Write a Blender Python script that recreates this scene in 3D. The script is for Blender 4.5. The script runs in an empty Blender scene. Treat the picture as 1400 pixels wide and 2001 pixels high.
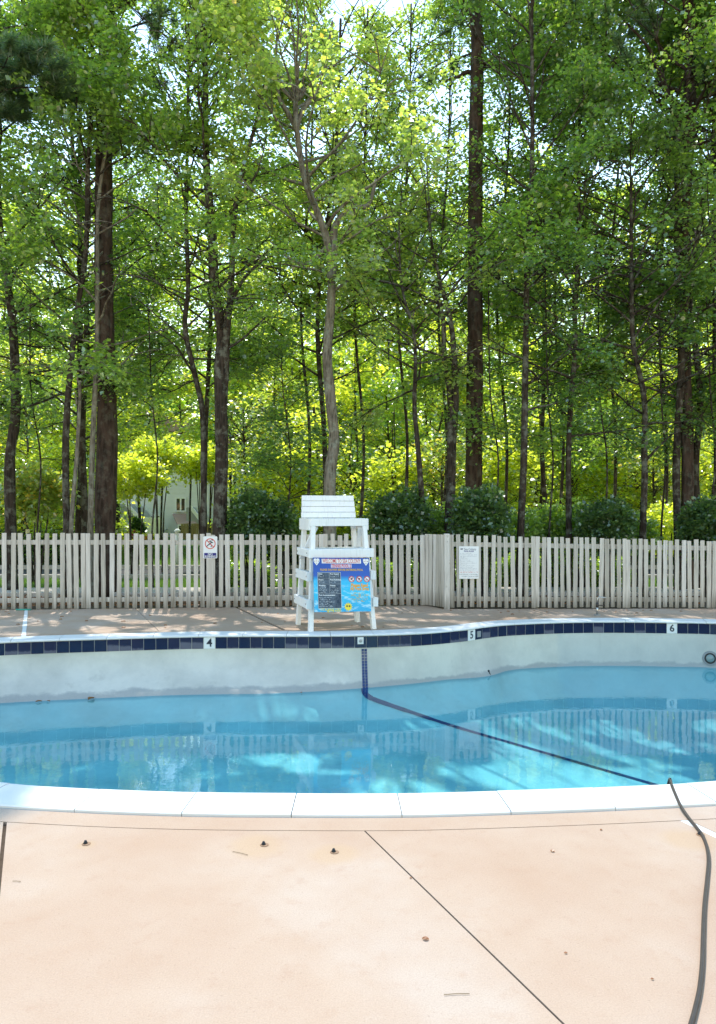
import bpy, bmesh, math, random
import numpy as np
from mathutils import Vector, Matrix
from mathutils.bvhtree import BVHTree

rng = np.random.default_rng(7)
random.seed(7)
SC = bpy.context.scene
COL = SC.collection
F, CZ = 1480.0, 1.65          # focal length (photo pixels), eye height

# ------------------------------------------------------------------ camera
cam_d = bpy.data.cameras.new('camera')
cam = bpy.data.objects.new('camera', cam_d); COL.objects.link(cam)
cam.location = (0, 0, CZ); cam.rotation_euler = (math.radians(90), 0, 0)
cam_d.sensor_fit = 'VERTICAL'; cam_d.sensor_height = 36.0
cam_d.lens = 36.0 * F / 2001.0
cam_d.clip_start = 0.05; cam_d.clip_end = 2000
SC.camera = cam

# ------------------------------------------------------------------ sky, sun, exposure
SUN_EL, SUN_AZ = math.radians(57), math.radians(-13)     # azimuth from +Y towards +X
w = bpy.data.worlds.new('World'); SC.world = w; w.use_nodes = True
nt = w.node_tree; nt.nodes.clear()
sky = nt.nodes.new('ShaderNodeTexSky'); sky.sky_type = 'NISHITA'; sky.sun_disc = False
sky.sun_elevation = SUN_EL; sky.sun_rotation = SUN_AZ
sky.air_density = 2.0; sky.dust_density = 0.0; sky.ozone_density = 1.0
bg = nt.nodes.new('ShaderNodeBackground'); bg.inputs['Strength'].default_value = 0.15
wo = nt.nodes.new('ShaderNodeOutputWorld')
nt.links.new(sky.outputs[0], bg.inputs[0]); nt.links.new(bg.outputs[0], wo.inputs[0])
sl = bpy.data.lights.new('sun', 'SUN'); sl.energy = 2.2; sl.angle = math.radians(0.5); sl.color = (1.0, 0.95, 0.87)
so = bpy.data.objects.new('sun', sl); COL.objects.link(so)
sd = Vector((math.sin(SUN_AZ) * math.cos(SUN_EL), math.cos(SUN_AZ) * math.cos(SUN_EL), math.sin(SUN_EL)))
so.rotation_euler = sd.to_track_quat('Z', 'Y').to_euler(); so.location = (0, 0, 30)
vs = SC.view_settings
SC.display_settings.display_device = 'sRGB'
vs.view_transform = 'Standard'; vs.look = 'None'; vs.gamma = 1.0; vs.use_curve_mapping = False
vs.exposure = 1.25
SC.cycles.max_bounces = 12; SC.cycles.transparent_max_bounces = 12
SC.cycles.diffuse_bounces = 4; SC.cycles.transmission_bounces = 5; SC.cycles.glossy_bounces = 3
SC.cycles.caustics_reflective = False; SC.cycles.caustics_refractive = False

def P(x, y, D):
    """photo pixel + distance -> point (used while laying the place out)"""
    return Vector(((x - 700) / F * D, D, CZ - (y - 1000) / F * D))
def G(x, y, z=0.0):
    D = F * (CZ - z) / (y - 1000.0)
    return Vector(((x - 700) / F * D, D, z))

# ------------------------------------------------------------------ materials
def nmat(name):
    m = bpy.data.materials.new(name); m.use_nodes = True
    n = m.node_tree; n.nodes.clear()
    o = n.nodes.new('ShaderNodeOutputMaterial')
    return m, n, o
def N(n, t, **kw):
    d = n.nodes.new(t)
    for k, v in kw.items():
        if k in d.inputs: d.inputs[k].default_value = v
        else: setattr(d, k, v)
    return d
def ramp(n, fac, stops):
    r = n.nodes.new('ShaderNodeValToRGB')
    while len(r.color_ramp.elements) > 1: r.color_ramp.elements.remove(r.color_ramp.elements[0])
    r.color_ramp.elements[0].position = stops[0][0]; r.color_ramp.elements[0].color = (*stops[0][1], 1)
    for p, c in stops[1:]:
        e = r.color_ramp.elements.new(p); e.color = (*c, 1)
    n.links.new(fac, r.inputs[0]); return r.outputs[0]
def noise(n, vec, scale, detail=4, rough=0.55):
    t = N(n, 'ShaderNodeTexNoise', Scale=scale, Detail=detail, Roughness=rough)
    if vec is not None: n.links.new(vec, t.inputs['Vector'])
    return t.outputs[0]
def mix(n, fac, a, b, mode='MIX'):
    m = n.nodes.new('ShaderNodeMix'); m.data_type = 'RGBA'; m.blend_type = mode
    for s, v in ((m.inputs[0], fac), (m.inputs[6], a), (m.inputs[7], b)):
        if isinstance(v, (int, float)): s.default_value = v
        elif isinstance(v, tuple): s.default_value = (*v, 1)
        else: n.links.new(v, s)
    return m.outputs[2]
def math_(n, op, a, b=None, c=None):
    m = n.nodes.new('ShaderNodeMath'); m.operation = op
    for i, v in enumerate((a, b, c)):
        if v is None: continue
        if isinstance(v, (int, float)): m.inputs[i].default_value = v
        else: n.links.new(v, m.inputs[i])
    return m.outputs[0]
def bump(n, h, strength=0.3, dist=0.01):
    b = N(n, 'ShaderNodeBump', Strength=strength, Distance=dist); n.links.new(h, b.inputs['Height']); return b.outputs[0]
def coord(n, kind='Object', scale=None):
    t = n.nodes.new('ShaderNodeTexCoord').outputs[kind]
    if scale:
        mp = n.nodes.new('ShaderNodeMapping'); mp.inputs['Scale'].default_value = scale
        n.links.new(t, mp.inputs[0]); return mp.outputs[0]
    return t
def princ(n, o, col, rough=0.6, spec=0.5, normal=None, metal=0.0):
    p = n.nodes.new('ShaderNodeBsdfPrincipled')
    if isinstance(col, tuple): p.inputs['Base Color'].default_value = (*col, 1)
    else: n.links.new(col, p.inputs['Base Color'])
    if isinstance(rough, (int, float)): p.inputs['Roughness'].default_value = rough
    else: n.links.new(rough, p.inputs['Roughness'])
    p.inputs['Specular IOR Level'].default_value = spec; p.inputs['Metallic'].default_value = metal
    if normal is not None: n.links.new(normal, p.inputs['Normal'])
    n.links.new(p.outputs[0], o.inputs[0]); return p
def simple(name, col, rough=0.6, spec=0.5, var=0.12, nscale=6.0, bmp=0.0, metal=0.0):
    m, n, o = nmat(name)
    v = noise(n, coord(n), nscale, 5)
    c = mix(n, v, tuple(x * (1 - var) for x in col), tuple(min(1, x * (1 + var)) for x in col))
    nm = bump(n, noise(n, coord(n), nscale * 8, 3), bmp, 0.004) if bmp else None
    princ(n, o, c, rough, spec, nm, metal); return m

def mat_deck():
    m, n, o = nmat('deck_concrete')
    c = coord(n)
    a = noise(n, c, 0.55, 5, 0.6); b = noise(n, c, 3.2, 6, 0.65); s = noise(n, c, 160, 2)
    col = ramp(n, a, [(0.36, (0.41, 0.278, 0.192)), (0.5, (0.45, 0.335, 0.25)), (0.62, (0.48, 0.395, 0.325))])
    col = mix(n, math_(n, 'MULTIPLY', b, 0.45), col, (0.36, 0.235, 0.16))
    st = coord(n, 'Object', (60, 260, 1))
    col = mix(n, math_(n, 'MULTIPLY', ramp(n, noise(n, st, 1.0, 3), [(0.45, (0, 0, 0)), (0.75, (1, 1, 1))]), 0.10), col, (0.53, 0.45, 0.37))
    sp = ramp(n, noise(n, c, 85, 2), [(0.655, (0, 0, 0)), (0.70, (1, 1, 1))])
    col = mix(n, math_(n, 'MULTIPLY', sp, 0.28), col, (0.22, 0.15, 0.10))
    for (x, y, r) in ((505, 1652, .17), (655, 1668, .13), (1345, 1640, .16), (170, 1650, .07)):
        g = G(x, y)
        d = n.nodes.new('ShaderNodeVectorMath'); d.operation = 'DISTANCE'; n.links.new(c, d.inputs[0]); d.inputs[1].default_value = g
        f = math_(n, 'ADD', d.outputs['Value'], math_(n, 'MULTIPLY', math_(n, 'SUBTRACT', b, 0.5), 0.12))
        k = ramp(n, math_(n, 'DIVIDE', f, r), [(0.55, (0.55, 0.55, 0.55)), (1.0, (0, 0, 0))])
        col = mix(n, k, col, (0.44, 0.30, 0.18))
    bl = noise(n, c, 9.0, 6, 0.7)
    col = mix(n, ramp(n, bl, [(0.56, (0, 0, 0)), (0.72, (0.35, 0.35, 0.35))]), col, (0.36, 0.22, 0.145))
    col = mix(n, 1.0, col, ramp(n, s, [(0.3, (0.90, 0.90, 0.90)), (0.7, (1.06, 1.06, 1.06))]), 'MULTIPLY')
    nm = bump(n, math_(n, 'ADD', s, math_(n, 'MULTIPLY', b, 2.0)), 0.3, 0.005)
    princ(n, o, col, 0.75, 0.3, nm); return m
def mat_plaster():
    m, n, o = nmat('pool_plaster')
    g = n.nodes.new('ShaderNodeNewGeometry').outputs['Position']
    sx = n.nodes.new('ShaderNodeSeparateXYZ'); n.links.new(g, sx.inputs[0])
    a = noise(n, g, 1.1, 6, 0.65); b = noise(n, g, 7, 5, 0.7); f = noise(n, g, 70, 3)
    col = ramp(n, a, [(0.36, (0.505, 0.485, 0.42)), (0.62, (0.665, 0.635, 0.55))])
    col = mix(n, math_(n, 'MULTIPLY', ramp(n, b, [(0.5, (0, 0, 0)), (0.75, (1, 1, 1))]), 0.25), col, (0.47, 0.465, 0.42))
    mpv = n.nodes.new('ShaderNodeMapping'); mpv.inputs['Scale'].default_value = (7, 7, 0.7); n.links.new(g, mpv.inputs[0])
    run = ramp(n, noise(n, mpv.outputs[0], 1.0, 4, .6), [(0.60, (0, 0, 0)), (0.74, (1, 1, 1))])
    col = mix(n, math_(n, 'MULTIPLY', run, 0.30), col, (0.40, 0.375, 0.31))
    zz = math_(n, 'ADD', sx.outputs['Z'], math_(n, 'MULTIPLY', math_(n, 'SUBTRACT', noise(n, g, 3.0, 5, 0.7), 0.5), 0.16))
    wet = ramp(n, math_(n, 'MULTIPLY', math_(n, 'ADD', zz, 1.0), 1.0), [(0.385, (1, 1, 1)), (0.415, (0, 0, 0))])     # scum line just over the water
    low = ramp(n, math_(n, 'ADD', sx.outputs['Z'], 1.0), [(0.30, (0, 0, 0)), (0.33, (1, 1, 1))])
    k = math_(n, 'MULTIPLY', math_(n, 'MULTIPLY', wet, low), 0.75)
    col = mix(n, k, col, mix(n, f, (0.25, 0.25, 0.235), (0.40, 0.40, 0.385)))
    # patched plaster on the right
    px = math_(n, 'ADD', sx.outputs['X'], math_(n, 'MULTIPLY', b, 0.10))
    pt = ramp(n, math_(n, 'MULTIPLY', px, 0.1), [(0.303, (0, 0, 0)), (0.306, (1, 1, 1))])
    col = mix(n, math_(n, 'MULTIPLY', pt, 0.30), col, (0.42, 0.47, 0.48))
    princ(n, o, col, 0.7, 0.3, bump(n, f, 0.3, 0.006)); return m
def mat_water():
    m, n, o = nmat('pool_water')
    g = n.nodes.new('ShaderNodeNewGeometry').outputs['Position']
    h = math_(n, 'ADD', noise(n, g, 3.5, 3, 0.5), math_(n, 'MULTIPLY', noise(n, g, 16, 2), 0.25))
    nm = bump(n, h, 0.10, 0.012)
    fr = n.nodes.new('ShaderNodeFresnel'); n.links.new(nm, fr.inputs['Normal'])
    bf = n.nodes.new('ShaderNodeNewGeometry').outputs['Backfacing']       # the sheet does not refract, so both sides reflect alike
    n.links.new(math_(n, 'ADD', 1.33, math_(n, 'MULTIPLY', bf, 1 / 1.33 - 1.33)), fr.inputs['IOR'])
    t = N(n, 'ShaderNodeBsdfTransparent', Color=(0.46, 0.88, 1.0, 1))
    gl = N(n, 'ShaderNodeBsdfGlossy', Roughness=0.015, Color=(1, 1, 1, 1)); n.links.new(nm, gl.inputs['Normal'])
    mx = n.nodes.new('ShaderNodeMixShader'); n.links.new(fr.outputs[0], mx.inputs[0])
    n.links.new(t.outputs[0], mx.inputs[1]); n.links.new(gl.outputs[0], mx.inputs[2])
    n.links.new(mx.outputs[0], o.inputs[0]); return m
def mat_wood_fence():
    m, n, o = nmat('weathered_picket_wood')
    c = coord(n, 'Object', (38, 38, 2.2))
    r = n.nodes.new('ShaderNodeObjectInfo').outputs['Random']
    off = n.nodes.new('ShaderNodeVectorMath'); off.operation = 'ADD'; n.links.new(c, off.inputs[0])
    cx = n.nodes.new('ShaderNodeCombineXYZ'); n.links.new(math_(n, 'MULTIPLY', r, 90), cx.inputs[2]); n.links.new(math_(n, 'MULTIPLY', r, 37), cx.inputs[0]); n.links.new(cx.outputs[0], off.inputs[1])
    v = off.outputs[0]
    a = noise(n, v, 1.0, 6, 0.7)
    col = ramp(n, a, [(0.28, (0.27, 0.25, 0.225)), (0.44, (0.53, 0.505, 0.47)), (0.70, (0.66, 0.64, 0.61))])
    tint = ramp(n, r, [(0.0, (0.70, 0.68, 0.63)), (0.3, (0.92, 0.90, 0.86)), (0.7, (1.0, 0.97, 0.93)), (1.0, (1.1, 1.1, 1.1))])
    col = mix(n, 1.0, col, tint, 'MULTIPLY')
    c2 = coord(n, 'Object'); sx = n.nodes.new('ShaderNodeSeparateXYZ'); n.links.new(c2, sx.inputs[0])
    zz = math_(n, 'ADD', sx.outputs['Z'], math_(n, 'MULTIPLY', math_(n, 'SUBTRACT', noise(n, v, 0.5, 3), 0.5), 0.5))
    k = ramp(n, zz, [(0.0, (0.75, 0.75, 0.75)), (0.26, (0, 0, 0))])        # grime where rain splashes up
    col = mix(n, k, col, (0.15, 0.13, 0.10))
    kn = ramp(n, noise(n, coord(n, 'Object', (16, 16, 7)), 1.0, 2), [(0.70, (0, 0, 0)), (0.76, (1, 1, 1))])
    col = mix(n, math_(n, 'MULTIPLY', kn, 0.6), col, (0.20, 0.14, 0.09))
    princ(n, o, col, 0.85, 0.2, bump(n, a, 0.5, 0.004)); return m
def mat_tile_painted_reflection():
    m, n, o = nmat('navy_tile_painted_reflection')
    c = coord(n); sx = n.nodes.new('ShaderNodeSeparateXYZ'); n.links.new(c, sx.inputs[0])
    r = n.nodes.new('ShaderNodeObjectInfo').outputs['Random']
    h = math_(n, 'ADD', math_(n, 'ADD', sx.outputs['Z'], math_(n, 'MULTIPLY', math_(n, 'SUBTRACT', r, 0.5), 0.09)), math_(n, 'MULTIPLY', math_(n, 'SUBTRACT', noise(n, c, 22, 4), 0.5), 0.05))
    k = ramp(n, math_(n, 'MULTIPLY_ADD', h, 5.0, 0.5), [(0.30, (0.55, 0.55, 0.55)), (0.42, (0, 0, 0))])     # reflection painted into the colour: paler lower part of the tile
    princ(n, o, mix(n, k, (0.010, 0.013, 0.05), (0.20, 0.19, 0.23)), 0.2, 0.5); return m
def mat_paint():
    m, n, o = nmat('white_paint')
    c = coord(n)
    a = noise(n, c, 2.5, 5, 0.6); st = noise(n, coord(n, 'Object', (40, 40, 3)), 1.0, 4)
    col = ramp(n, a, [(0.3, (0.74, 0.76, 0.78)), (0.7, (0.84, 0.845, 0.84))])
    d = ramp(n, st, [(0.56, (0, 0, 0)), (0.74, (1, 1, 1))])
    col = mix(n, math_(n, 'MULTIPLY', d, 0.38), col, (0.45, 0.44, 0.40))
    princ(n, o, col, 0.45, 0.4, bump(n, st, 0.12, 0.003)); return m
def mat_bark(name, dark, light, lichen=0.0, sc=1.0):
    m, n, o = nmat(name)
    g = n.nodes.new('ShaderNodeNewGeometry').outputs['Position']
    mp = n.nodes.new('ShaderNodeMapping'); mp.inputs['Scale'].default_value = (22 * sc, 22 * sc, 4.5 * sc); n.links.new(g, mp.inputs[0])
    v = N(n, 'ShaderNodeTexVoronoi', Scale=1.0); n.links.new(mp.outputs[0], v.inputs['Vector'])
    a = noise(n, mp.outputs[0], 1.3, 6, 0.7)
    h = math_(n, 'ADD', math_(n, 'MULTIPLY', v.outputs[0], 0.6), math_(n, 'MULTIPLY', a, 0.7))
    col = ramp(n, h, [(0.30, dark), (0.80, light)])
    if lichen:
        l = ramp(n, noise(n, g, 5.5, 5, 0.7), [(0.50, (0, 0, 0)), (0.60, (1, 1, 1))])
        col = mix(n, math_(n, 'MULTIPLY', l, lichen), col, (0.30, 0.33, 0.27))
    princ(n, o, col, 0.9, 0.2, bump(n, h, 0.9, 0.04)); return m
def mat_leaf(name, refl, trans, spread=0.35, gloss=0.12, gold=0.0):
    m, n, o = nmat(name)
    ri = n.nodes.new('ShaderNodeNewGeometry').outputs['Random Per Island']
    c1 = ramp(n, ri, [(0.0, tuple(x * (1 - spread) for x in refl)), (0.55, refl), (1.0, (refl[0] * (1 + spread * 1.8), refl[1] * (1 + spread), refl[2]))])
    c2 = ramp(n, ri, [(0.0, tuple(x * (1 - spread) for x in trans)), (0.55, trans), (1.0, (min(1, trans[0] * (1 + spread * 1.3)), min(1, trans[1] * (1 + spread * 0.7)), trans[2]))])
    if gold:
        gk = ramp(n, ri, [(1 - gold, (0, 0, 0)), (1 - gold + 0.02, (1, 1, 1))])
        c1 = mix(n, gk, c1, (0.22, 0.17, 0.03)); c2 = mix(n, gk, c2, (0.62, 0.48, 0.05))
    d = n.nodes.new('ShaderNodeBsdfDiffuse'); n.links.new(c1, d.inputs[0])
    t = n.nodes.new('ShaderNodeBsdfTranslucent'); n.links.new(c2, t.inputs[0])
    ad = n.nodes.new('ShaderNodeAddShader'); n.links.new(d.outputs[0], ad.inputs[0]); n.links.new(t.outputs[0], ad.inputs[1])
    gl = N(n, 'ShaderNodeBsdfGlossy', Roughness=0.32, Color=(0.9, 0.95, 1.0, 1))
    mx = N(n, 'ShaderNodeMixShader'); mx.inputs[0].default_value = gloss
    n.links.new(ad.outputs[0], mx.inputs[1]); n.links.new(gl.outputs[0], mx.inputs[2]); n.links.new(mx.outputs[0], o.inputs[0])
    return m
def mat_ground():
    m, n, o = nmat('wood_floor_soil')
    g = n.nodes.new('ShaderNodeNewGeometry').outputs['Position']
    a = noise(n, g, 0.5, 6, 0.65); f = noise(n, g, 25, 4, 0.7)
    col = ramp(n, f, [(0.3, (0.05, 0.032, 0.02)), (0.5, (0.13, 0.075, 0.045)), (0.72, (0.25, 0.14, 0.08))])
    gr = ramp(n, f, [(0.3, (0.03, 0.06, 0.015)), (0.7, (0.09, 0.15, 0.03))])
    sx = n.nodes.new('ShaderNodeSeparateXYZ'); n.links.new(g, sx.inputs[0])
    k = ramp(n, math_(n, 'MULTIPLY', math_(n, 'ADD', sx.outputs['Y'], math_(n, 'MULTIPLY', a, 1.5)), 0.01), [(0.164, (0, 0, 0)), (0.172, (1, 1, 1))])
    princ(n, o, mix(n, k, col, gr), 0.95, 0.1, bump(n, f, 0.6, 0.03)); return m
def mat_board():
    m, n, o = nmat('notice_board_print')
    c = coord(n); sx = n.nodes.new('ShaderNodeSeparateXYZ'); n.links.new(c, sx.inputs[0])
    y = sx.outputs['Y']
    base = ramp(n, math_(n, 'ADD', math_(n, 'MULTIPLY', y, 1.3), 0.5), [(0.0, (0.02, 0.36, 0.66)), (0.35, (0.02, 0.50, 0.76)), (0.56, (0.02, 0.46, 0.78)), (0.66, (0.02, 0.10, 0.45)), (1.0, (0.012, 0.06, 0.33))])
    wv = noise(n, coord(n, 'Object', (9, 22, 1)), 1.0, 4, 0.6)
    k = ramp(n, wv, [(0.50, (0, 0, 0)), (0.62, (1, 1, 1))])
    lowk = ramp(n, math_(n, 'ADD', math_(n, 'MULTIPLY', y, 1.3), 0.5), [(0.30, (1, 1, 1)), (0.62, (0.0, 0.0, 0.0))])
    col = mix(n, math_(n, 'MULTIPLY', k, math_(n, 'MULTIPLY', lowk, 0.65)), base, (0.55, 0.80, 0.88))
    princ(n, o, col, 0.35, 0.4); return m
def mat_slate():
    m, n, o = nmat('chalk_panel')
    a = noise(n, coord(n), 9, 5, 0.7)
    princ(n, o, ramp(n, a, [(0.35, (0.035, 0.05, 0.075)), (0.7, (0.16, 0.20, 0.25))]), 0.8, 0.2); return m

M = dict(
    deck=mat_deck(), plaster=mat_plaster(), water=mat_water(), fence=mat_wood_fence(), paint=mat_paint(),
    coping=simple('coping_concrete', (0.70, 0.71, 0.70), 0.65, 0.3, 0.10, 5, 0.15),
    joint=simple('joint_dirt', (0.10, 0.075, 0.055), 0.9, 0.1, 0.4, 20),
    caulk=simple('white_caulk', (0.72, 0.74, 0.74), 0.6, 0.3, 0.1, 12),
    tile=simple('navy_tile', (0.007, 0.010, 0.045), 0.12, 0.6, 0.35, 3), tile2=mat_tile_painted_reflection(),
    mosaic=simple('blue_mosaic', (0.012, 0.035, 0.13), 0.2, 0.6, 0.3, 25), stripe=simple('blue_stripe_tile', (0.006, 0.02, 0.10), 0.5, 0.3, 0.2, 9),
    whitetile=simple('white_tile', (0.75, 0.76, 0.75), 0.25, 0.5, 0.08, 9), black=simple('black_plastic', (0.012, 0.012, 0.013), 0.45, 0.4, 0.3, 8),
    steel=simple('steel', (0.45, 0.46, 0.46), 0.3, 0.5, 0.2, 20, 0, 0.9), grey=simple('grey_plastic', (0.27, 0.28, 0.28), 0.5, 0.4, 0.2, 8),
    hose=simple('grey_hose', (0.045, 0.038, 0.034), 0.5, 0.3, 0.3, 30, 0.1),
    bark_pine=mat_bark('pine_bark', (0.010, 0.007, 0.005), (0.075, 0.05, 0.038), 0.12, 0.6),
    bark_grey=mat_bark('lichen_bark', (0.045, 0.04, 0.03), (0.22, 0.195, 0.155), 0.55, 1.0),
    bark_dark=mat_bark('dark_bark', (0.010, 0.008, 0.006), (0.06, 0.046, 0.036), 0.35, 0.9),
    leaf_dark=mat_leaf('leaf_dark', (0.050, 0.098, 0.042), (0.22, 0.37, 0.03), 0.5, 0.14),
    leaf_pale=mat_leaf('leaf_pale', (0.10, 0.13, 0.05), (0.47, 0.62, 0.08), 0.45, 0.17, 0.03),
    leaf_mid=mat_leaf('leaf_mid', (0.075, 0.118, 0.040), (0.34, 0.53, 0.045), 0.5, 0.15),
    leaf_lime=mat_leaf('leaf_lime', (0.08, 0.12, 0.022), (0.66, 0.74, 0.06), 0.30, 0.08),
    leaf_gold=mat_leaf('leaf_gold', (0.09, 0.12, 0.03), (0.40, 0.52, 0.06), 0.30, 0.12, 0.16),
    leaf_gloss=mat_leaf('leaf_glossy', (0.042, 0.080, 0.036), (0.11, 0.21, 0.028), 0.5, 0.10),
    needle=mat_leaf('pine_needle', (0.06, 0.105, 0.055), (0.10, 0.18, 0.05), 0.3, 0.08),
    grass=mat_leaf('grass_blade', (0.045, 0.09, 0.02), (0.12, 0.22, 0.03), 0.3, 0.04),
    litter=mat_leaf('dead_leaf', (0.20, 0.095, 0.045), (0.16, 0.07, 0.02), 0.5, 0.03),
    soil=mat_ground(), asphalt=simple('asphalt', (0.055, 0.056, 0.06), 0.85, 0.2, 0.25, 14, 0.3), walk=simple('walk_concrete', (0.48, 0.44, 0.39), 0.8, 0.2, 0.12, 6, 0.2),
    siding=simple('grey_siding', (0.72, 0.73, 0.75), 0.75, 0.2, 0.06, 4), siding_d=simple('dark_grey_siding', (0.34, 0.35, 0.37), 0.75, 0.2, 0.06, 4),
    trim=simple('white_trim', (0.80, 0.80, 0.79), 0.6, 0.3, 0.04, 4), glass=simple('dark_window_glass', (0.02, 0.03, 0.035), 0.06, 0.7, 0.3, 2),
    shingle=simple('tan_shingle', (0.36, 0.25, 0.20), 0.85, 0.2, 0.25, 14), tanwood=simple('tan_wood', (0.26, 0.20, 0.13), 0.85, 0.2, 0.2, 8),
    carwhite=simple('white_car_paint', (0.78, 0.79, 0.80), 0.2, 0.6, 0.03, 4), carblue=simple('silver_car_paint', (0.42, 0.45, 0.50), 0.22, 0.6, 0.05, 4),
    rubber=simple('tyre_rubber', (0.02, 0.02, 0.02), 0.8, 0.2, 0.2, 10), red=simple('red_print', (0.55, 0.02, 0.02), 0.5, 0.3, 0.05), lamp=simple('tail_lamp', (0.35, 0.01, 0.01), 0.2, 0.6, 0.05),
    pinkred=simple('sign_red', (0.62, 0.07, 0.05), 0.5, 0.3, 0.05), navy=simple('sign_navy', (0.035, 0.03, 0.20), 0.5, 0.3, 0.05),
    cream=simple('sign_cream', (0.80, 0.76, 0.74), 0.5, 0.3, 0.04), gold=simple('sign_gold', (0.72, 0.42, 0.03), 0.5, 0.3, 0.05), orange=simple('sign_orange', (0.85, 0.38, 0.02), 0.5, 0.3, 0.05),
    yellow=simple('sign_yellow', (0.85, 0.68, 0.06), 0.5, 0.3, 0.08), lilac=simple('sign_lilac', (0.60, 0.52, 0.66), 0.5, 0.3, 0.04), ink=simple('sign_ink', (0.03, 0.035, 0.05), 0.5, 0.3, 0.05),
    inkgrey=simple('sign_grey_ink', (0.16, 0.18, 0.24), 0.6, 0.3, 0.05), chalk=simple('chalk', (0.62, 0.66, 0.70), 0.8, 0.2, 0.1), signwhite=simple('sign_white', (0.78, 0.80, 0.82), 0.4, 0.4, 0.03),
    anchor=simple('rusty_collar', (0.30, 0.19, 0.12), 0.8, 0.2, 0.4, 40), board=mat_board(), slate=mat_slate(), teal=simple('teal_plastic', (0.03, 0.28, 0.22), 0.5, 0.4, 0.1),
    flower_p=simple('pink_petal', (0.70, 0.08, 0.22), 0.6, 0.3, 0.2), flower_o=simple('orange_petal', (0.75, 0.20, 0.06), 0.6, 0.3, 0.2),
)

# ------------------------------------------------------------------ mesh helpers
def tag(o, label=None, cat=None, group=None, kind=None):
    if label: o['label'] = label
    if cat: o['category'] = cat
    if group: o['group'] = group
    if kind: o['kind'] = kind
    return o
def link(name, me, mat=None, parent=None):
    o = bpy.data.objects.new(name, me); COL.objects.link(o)
    if mat is not None and me is not None and len(me.materials) == 0: me.materials.append(mat)
    if parent is not None: o.parent = parent
    return o
def empty(name, loc=(0, 0, 0), mat4=None):
    o = bpy.data.objects.new(name, None); COL.objects.link(o); o.empty_display_size = 0.2
    if mat4 is not None: o.matrix_world = mat4
    else: o.location = loc
    return o
class MB:
    def __init__(s): s.v = []; s.f = []
    def add(s, vs, fs):
        k = len(s.v); s.v += [tuple(v) for v in vs]; s.f += [tuple(i + k for i in f) for f in fs]; return s
    def box(s, c, d, R=None):
        x, y, z = d[0] / 2, d[1] / 2, d[2] / 2
        vs = [Vector(q) for q in ((-x, -y, -z), (x, -y, -z), (x, y, -z), (-x, y, -z), (-x, -y, z), (x, -y, z), (x, y, z), (-x, y, z))]
        if R is not None: vs = [R @ v for v in vs]
        c = Vector(c)
        return s.add([v + c for v in vs], [(0, 3, 2, 1), (4, 5, 6, 7), (0, 1, 5, 4), (1, 2, 6, 5), (2, 3, 7, 6), (3, 0, 4, 7)])
    def bar(s, a, b, w, h, up=Vector((0, 0, 1))):
        """board from a to b; w across, h along 'up'"""
        a, b = Vector(a), Vector(b); t = (b - a).normalized(); sd_ = t.cross(up).normalized(); u = sd_.cross(t)
        vs = [p + sd_ * (i * w / 2) + u * (j * h / 2) for p in (a, b) for i, j in ((-1, -1), (1, -1), (1, 1), (-1, 1))]
        return s.add(vs, [(3, 2, 1, 0), (4, 5, 6, 7), (0, 1, 5, 4), (1, 2, 6, 5), (2, 3, 7, 6), (3, 0, 4, 7)])
    def tube(s, pts, rad, n=8, cap=True, jit=0.0):
        pts = [Vector(p) for p in pts]; k0 = len(s.v); m = len(pts)
        rad = rad if isinstance(rad, (list, tuple, np.ndarray)) else [rad] * m
        ref = Vector((0.3, 1, 0.1)).normalized()
        for i, p in enumerate(pts):
            t = (pts[min(i + 1, m - 1)] - pts[max(i - 1, 0)]).normalized()
            a = t.cross(ref)
            if a.length < 1e-3: a = t.cross(Vector((1, 0, 0)))
            a.normalize(); b = t.cross(a)
            for j in range(n):
                q = 2 * math.pi * j / n
                r = rad[i] * (1 + (random.uniform(-jit, jit) if jit else 0))
                s.v.append(tuple(p + a * (math.cos(q) * r) + b * (math.sin(q) * r)))
        for i in range(m - 1):
            for j in range(n):
                j2 = (j + 1) % n
                s.f.append((k0 + i * n + j, k0 + i * n + j2, k0 + (i + 1) * n + j2, k0 + (i + 1) * n + j))
        if cap:
            s.f.append(tuple(k0 + j for j in range(n))[::-1]); s.f.append(tuple(k0 + (m - 1) * n + j for j in range(n)))
        return s
    def disc(s, c, r0, r1, n=24, z=0.0, a0=0, a1=2 * math.pi):
        """flat ring / disc in local XY"""
        vs = []; fs = []
        for j in range(n + 1):
            q = a0 + (a1 - a0) * j / n
            vs += [(c[0] + math.cos(q) * r0, c[1] + math.sin(q) * r0, z), (c[0] + math.cos(q) * r1, c[1] + math.sin(q) * r1, z)]
        for j in range(n): fs.append((2 * j, 2 * j + 1, 2 * j + 3, 2 * j + 2))
        return s.add(vs, fs)
    def prism(s, prof, y0, y1):
        """outline in XZ extruded along Y"""
        n = len(prof)
        return s.add([(x, y0, z) for x, z in prof] + [(x, y1, z) for x, z in prof],
                     [tuple(range(n)), tuple(range(2 * n - 1, n - 1, -1))] + [((i + 1) % n, i, n + i, n + (i + 1) % n) for i in range(n)])
    def mesh(s, name):
        me = bpy.data.meshes.new(name); me.from_pydata(s.v, [], s.f); me.update()
        return me
    def build(s, name, mat, parent=None, smooth=False, bevel=0.0):
        me = s.mesh(name)
        if bevel or True:
            bm = bmesh.new(); bm.from_mesh(me)
            bmesh.ops.recalc_face_normals(bm, faces=bm.faces)
            if bevel: bmesh.ops.bevel(bm, geom=list(bm.edges), offset=bevel, segments=1, affect='EDGES', clamp_overlap=True)
            bm.to_mesh(me); bm.free()
        if smooth: me.polygons.foreach_set('use_smooth', [True] * len(me.polygons))
        return link(name, me, mat, parent)
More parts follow.
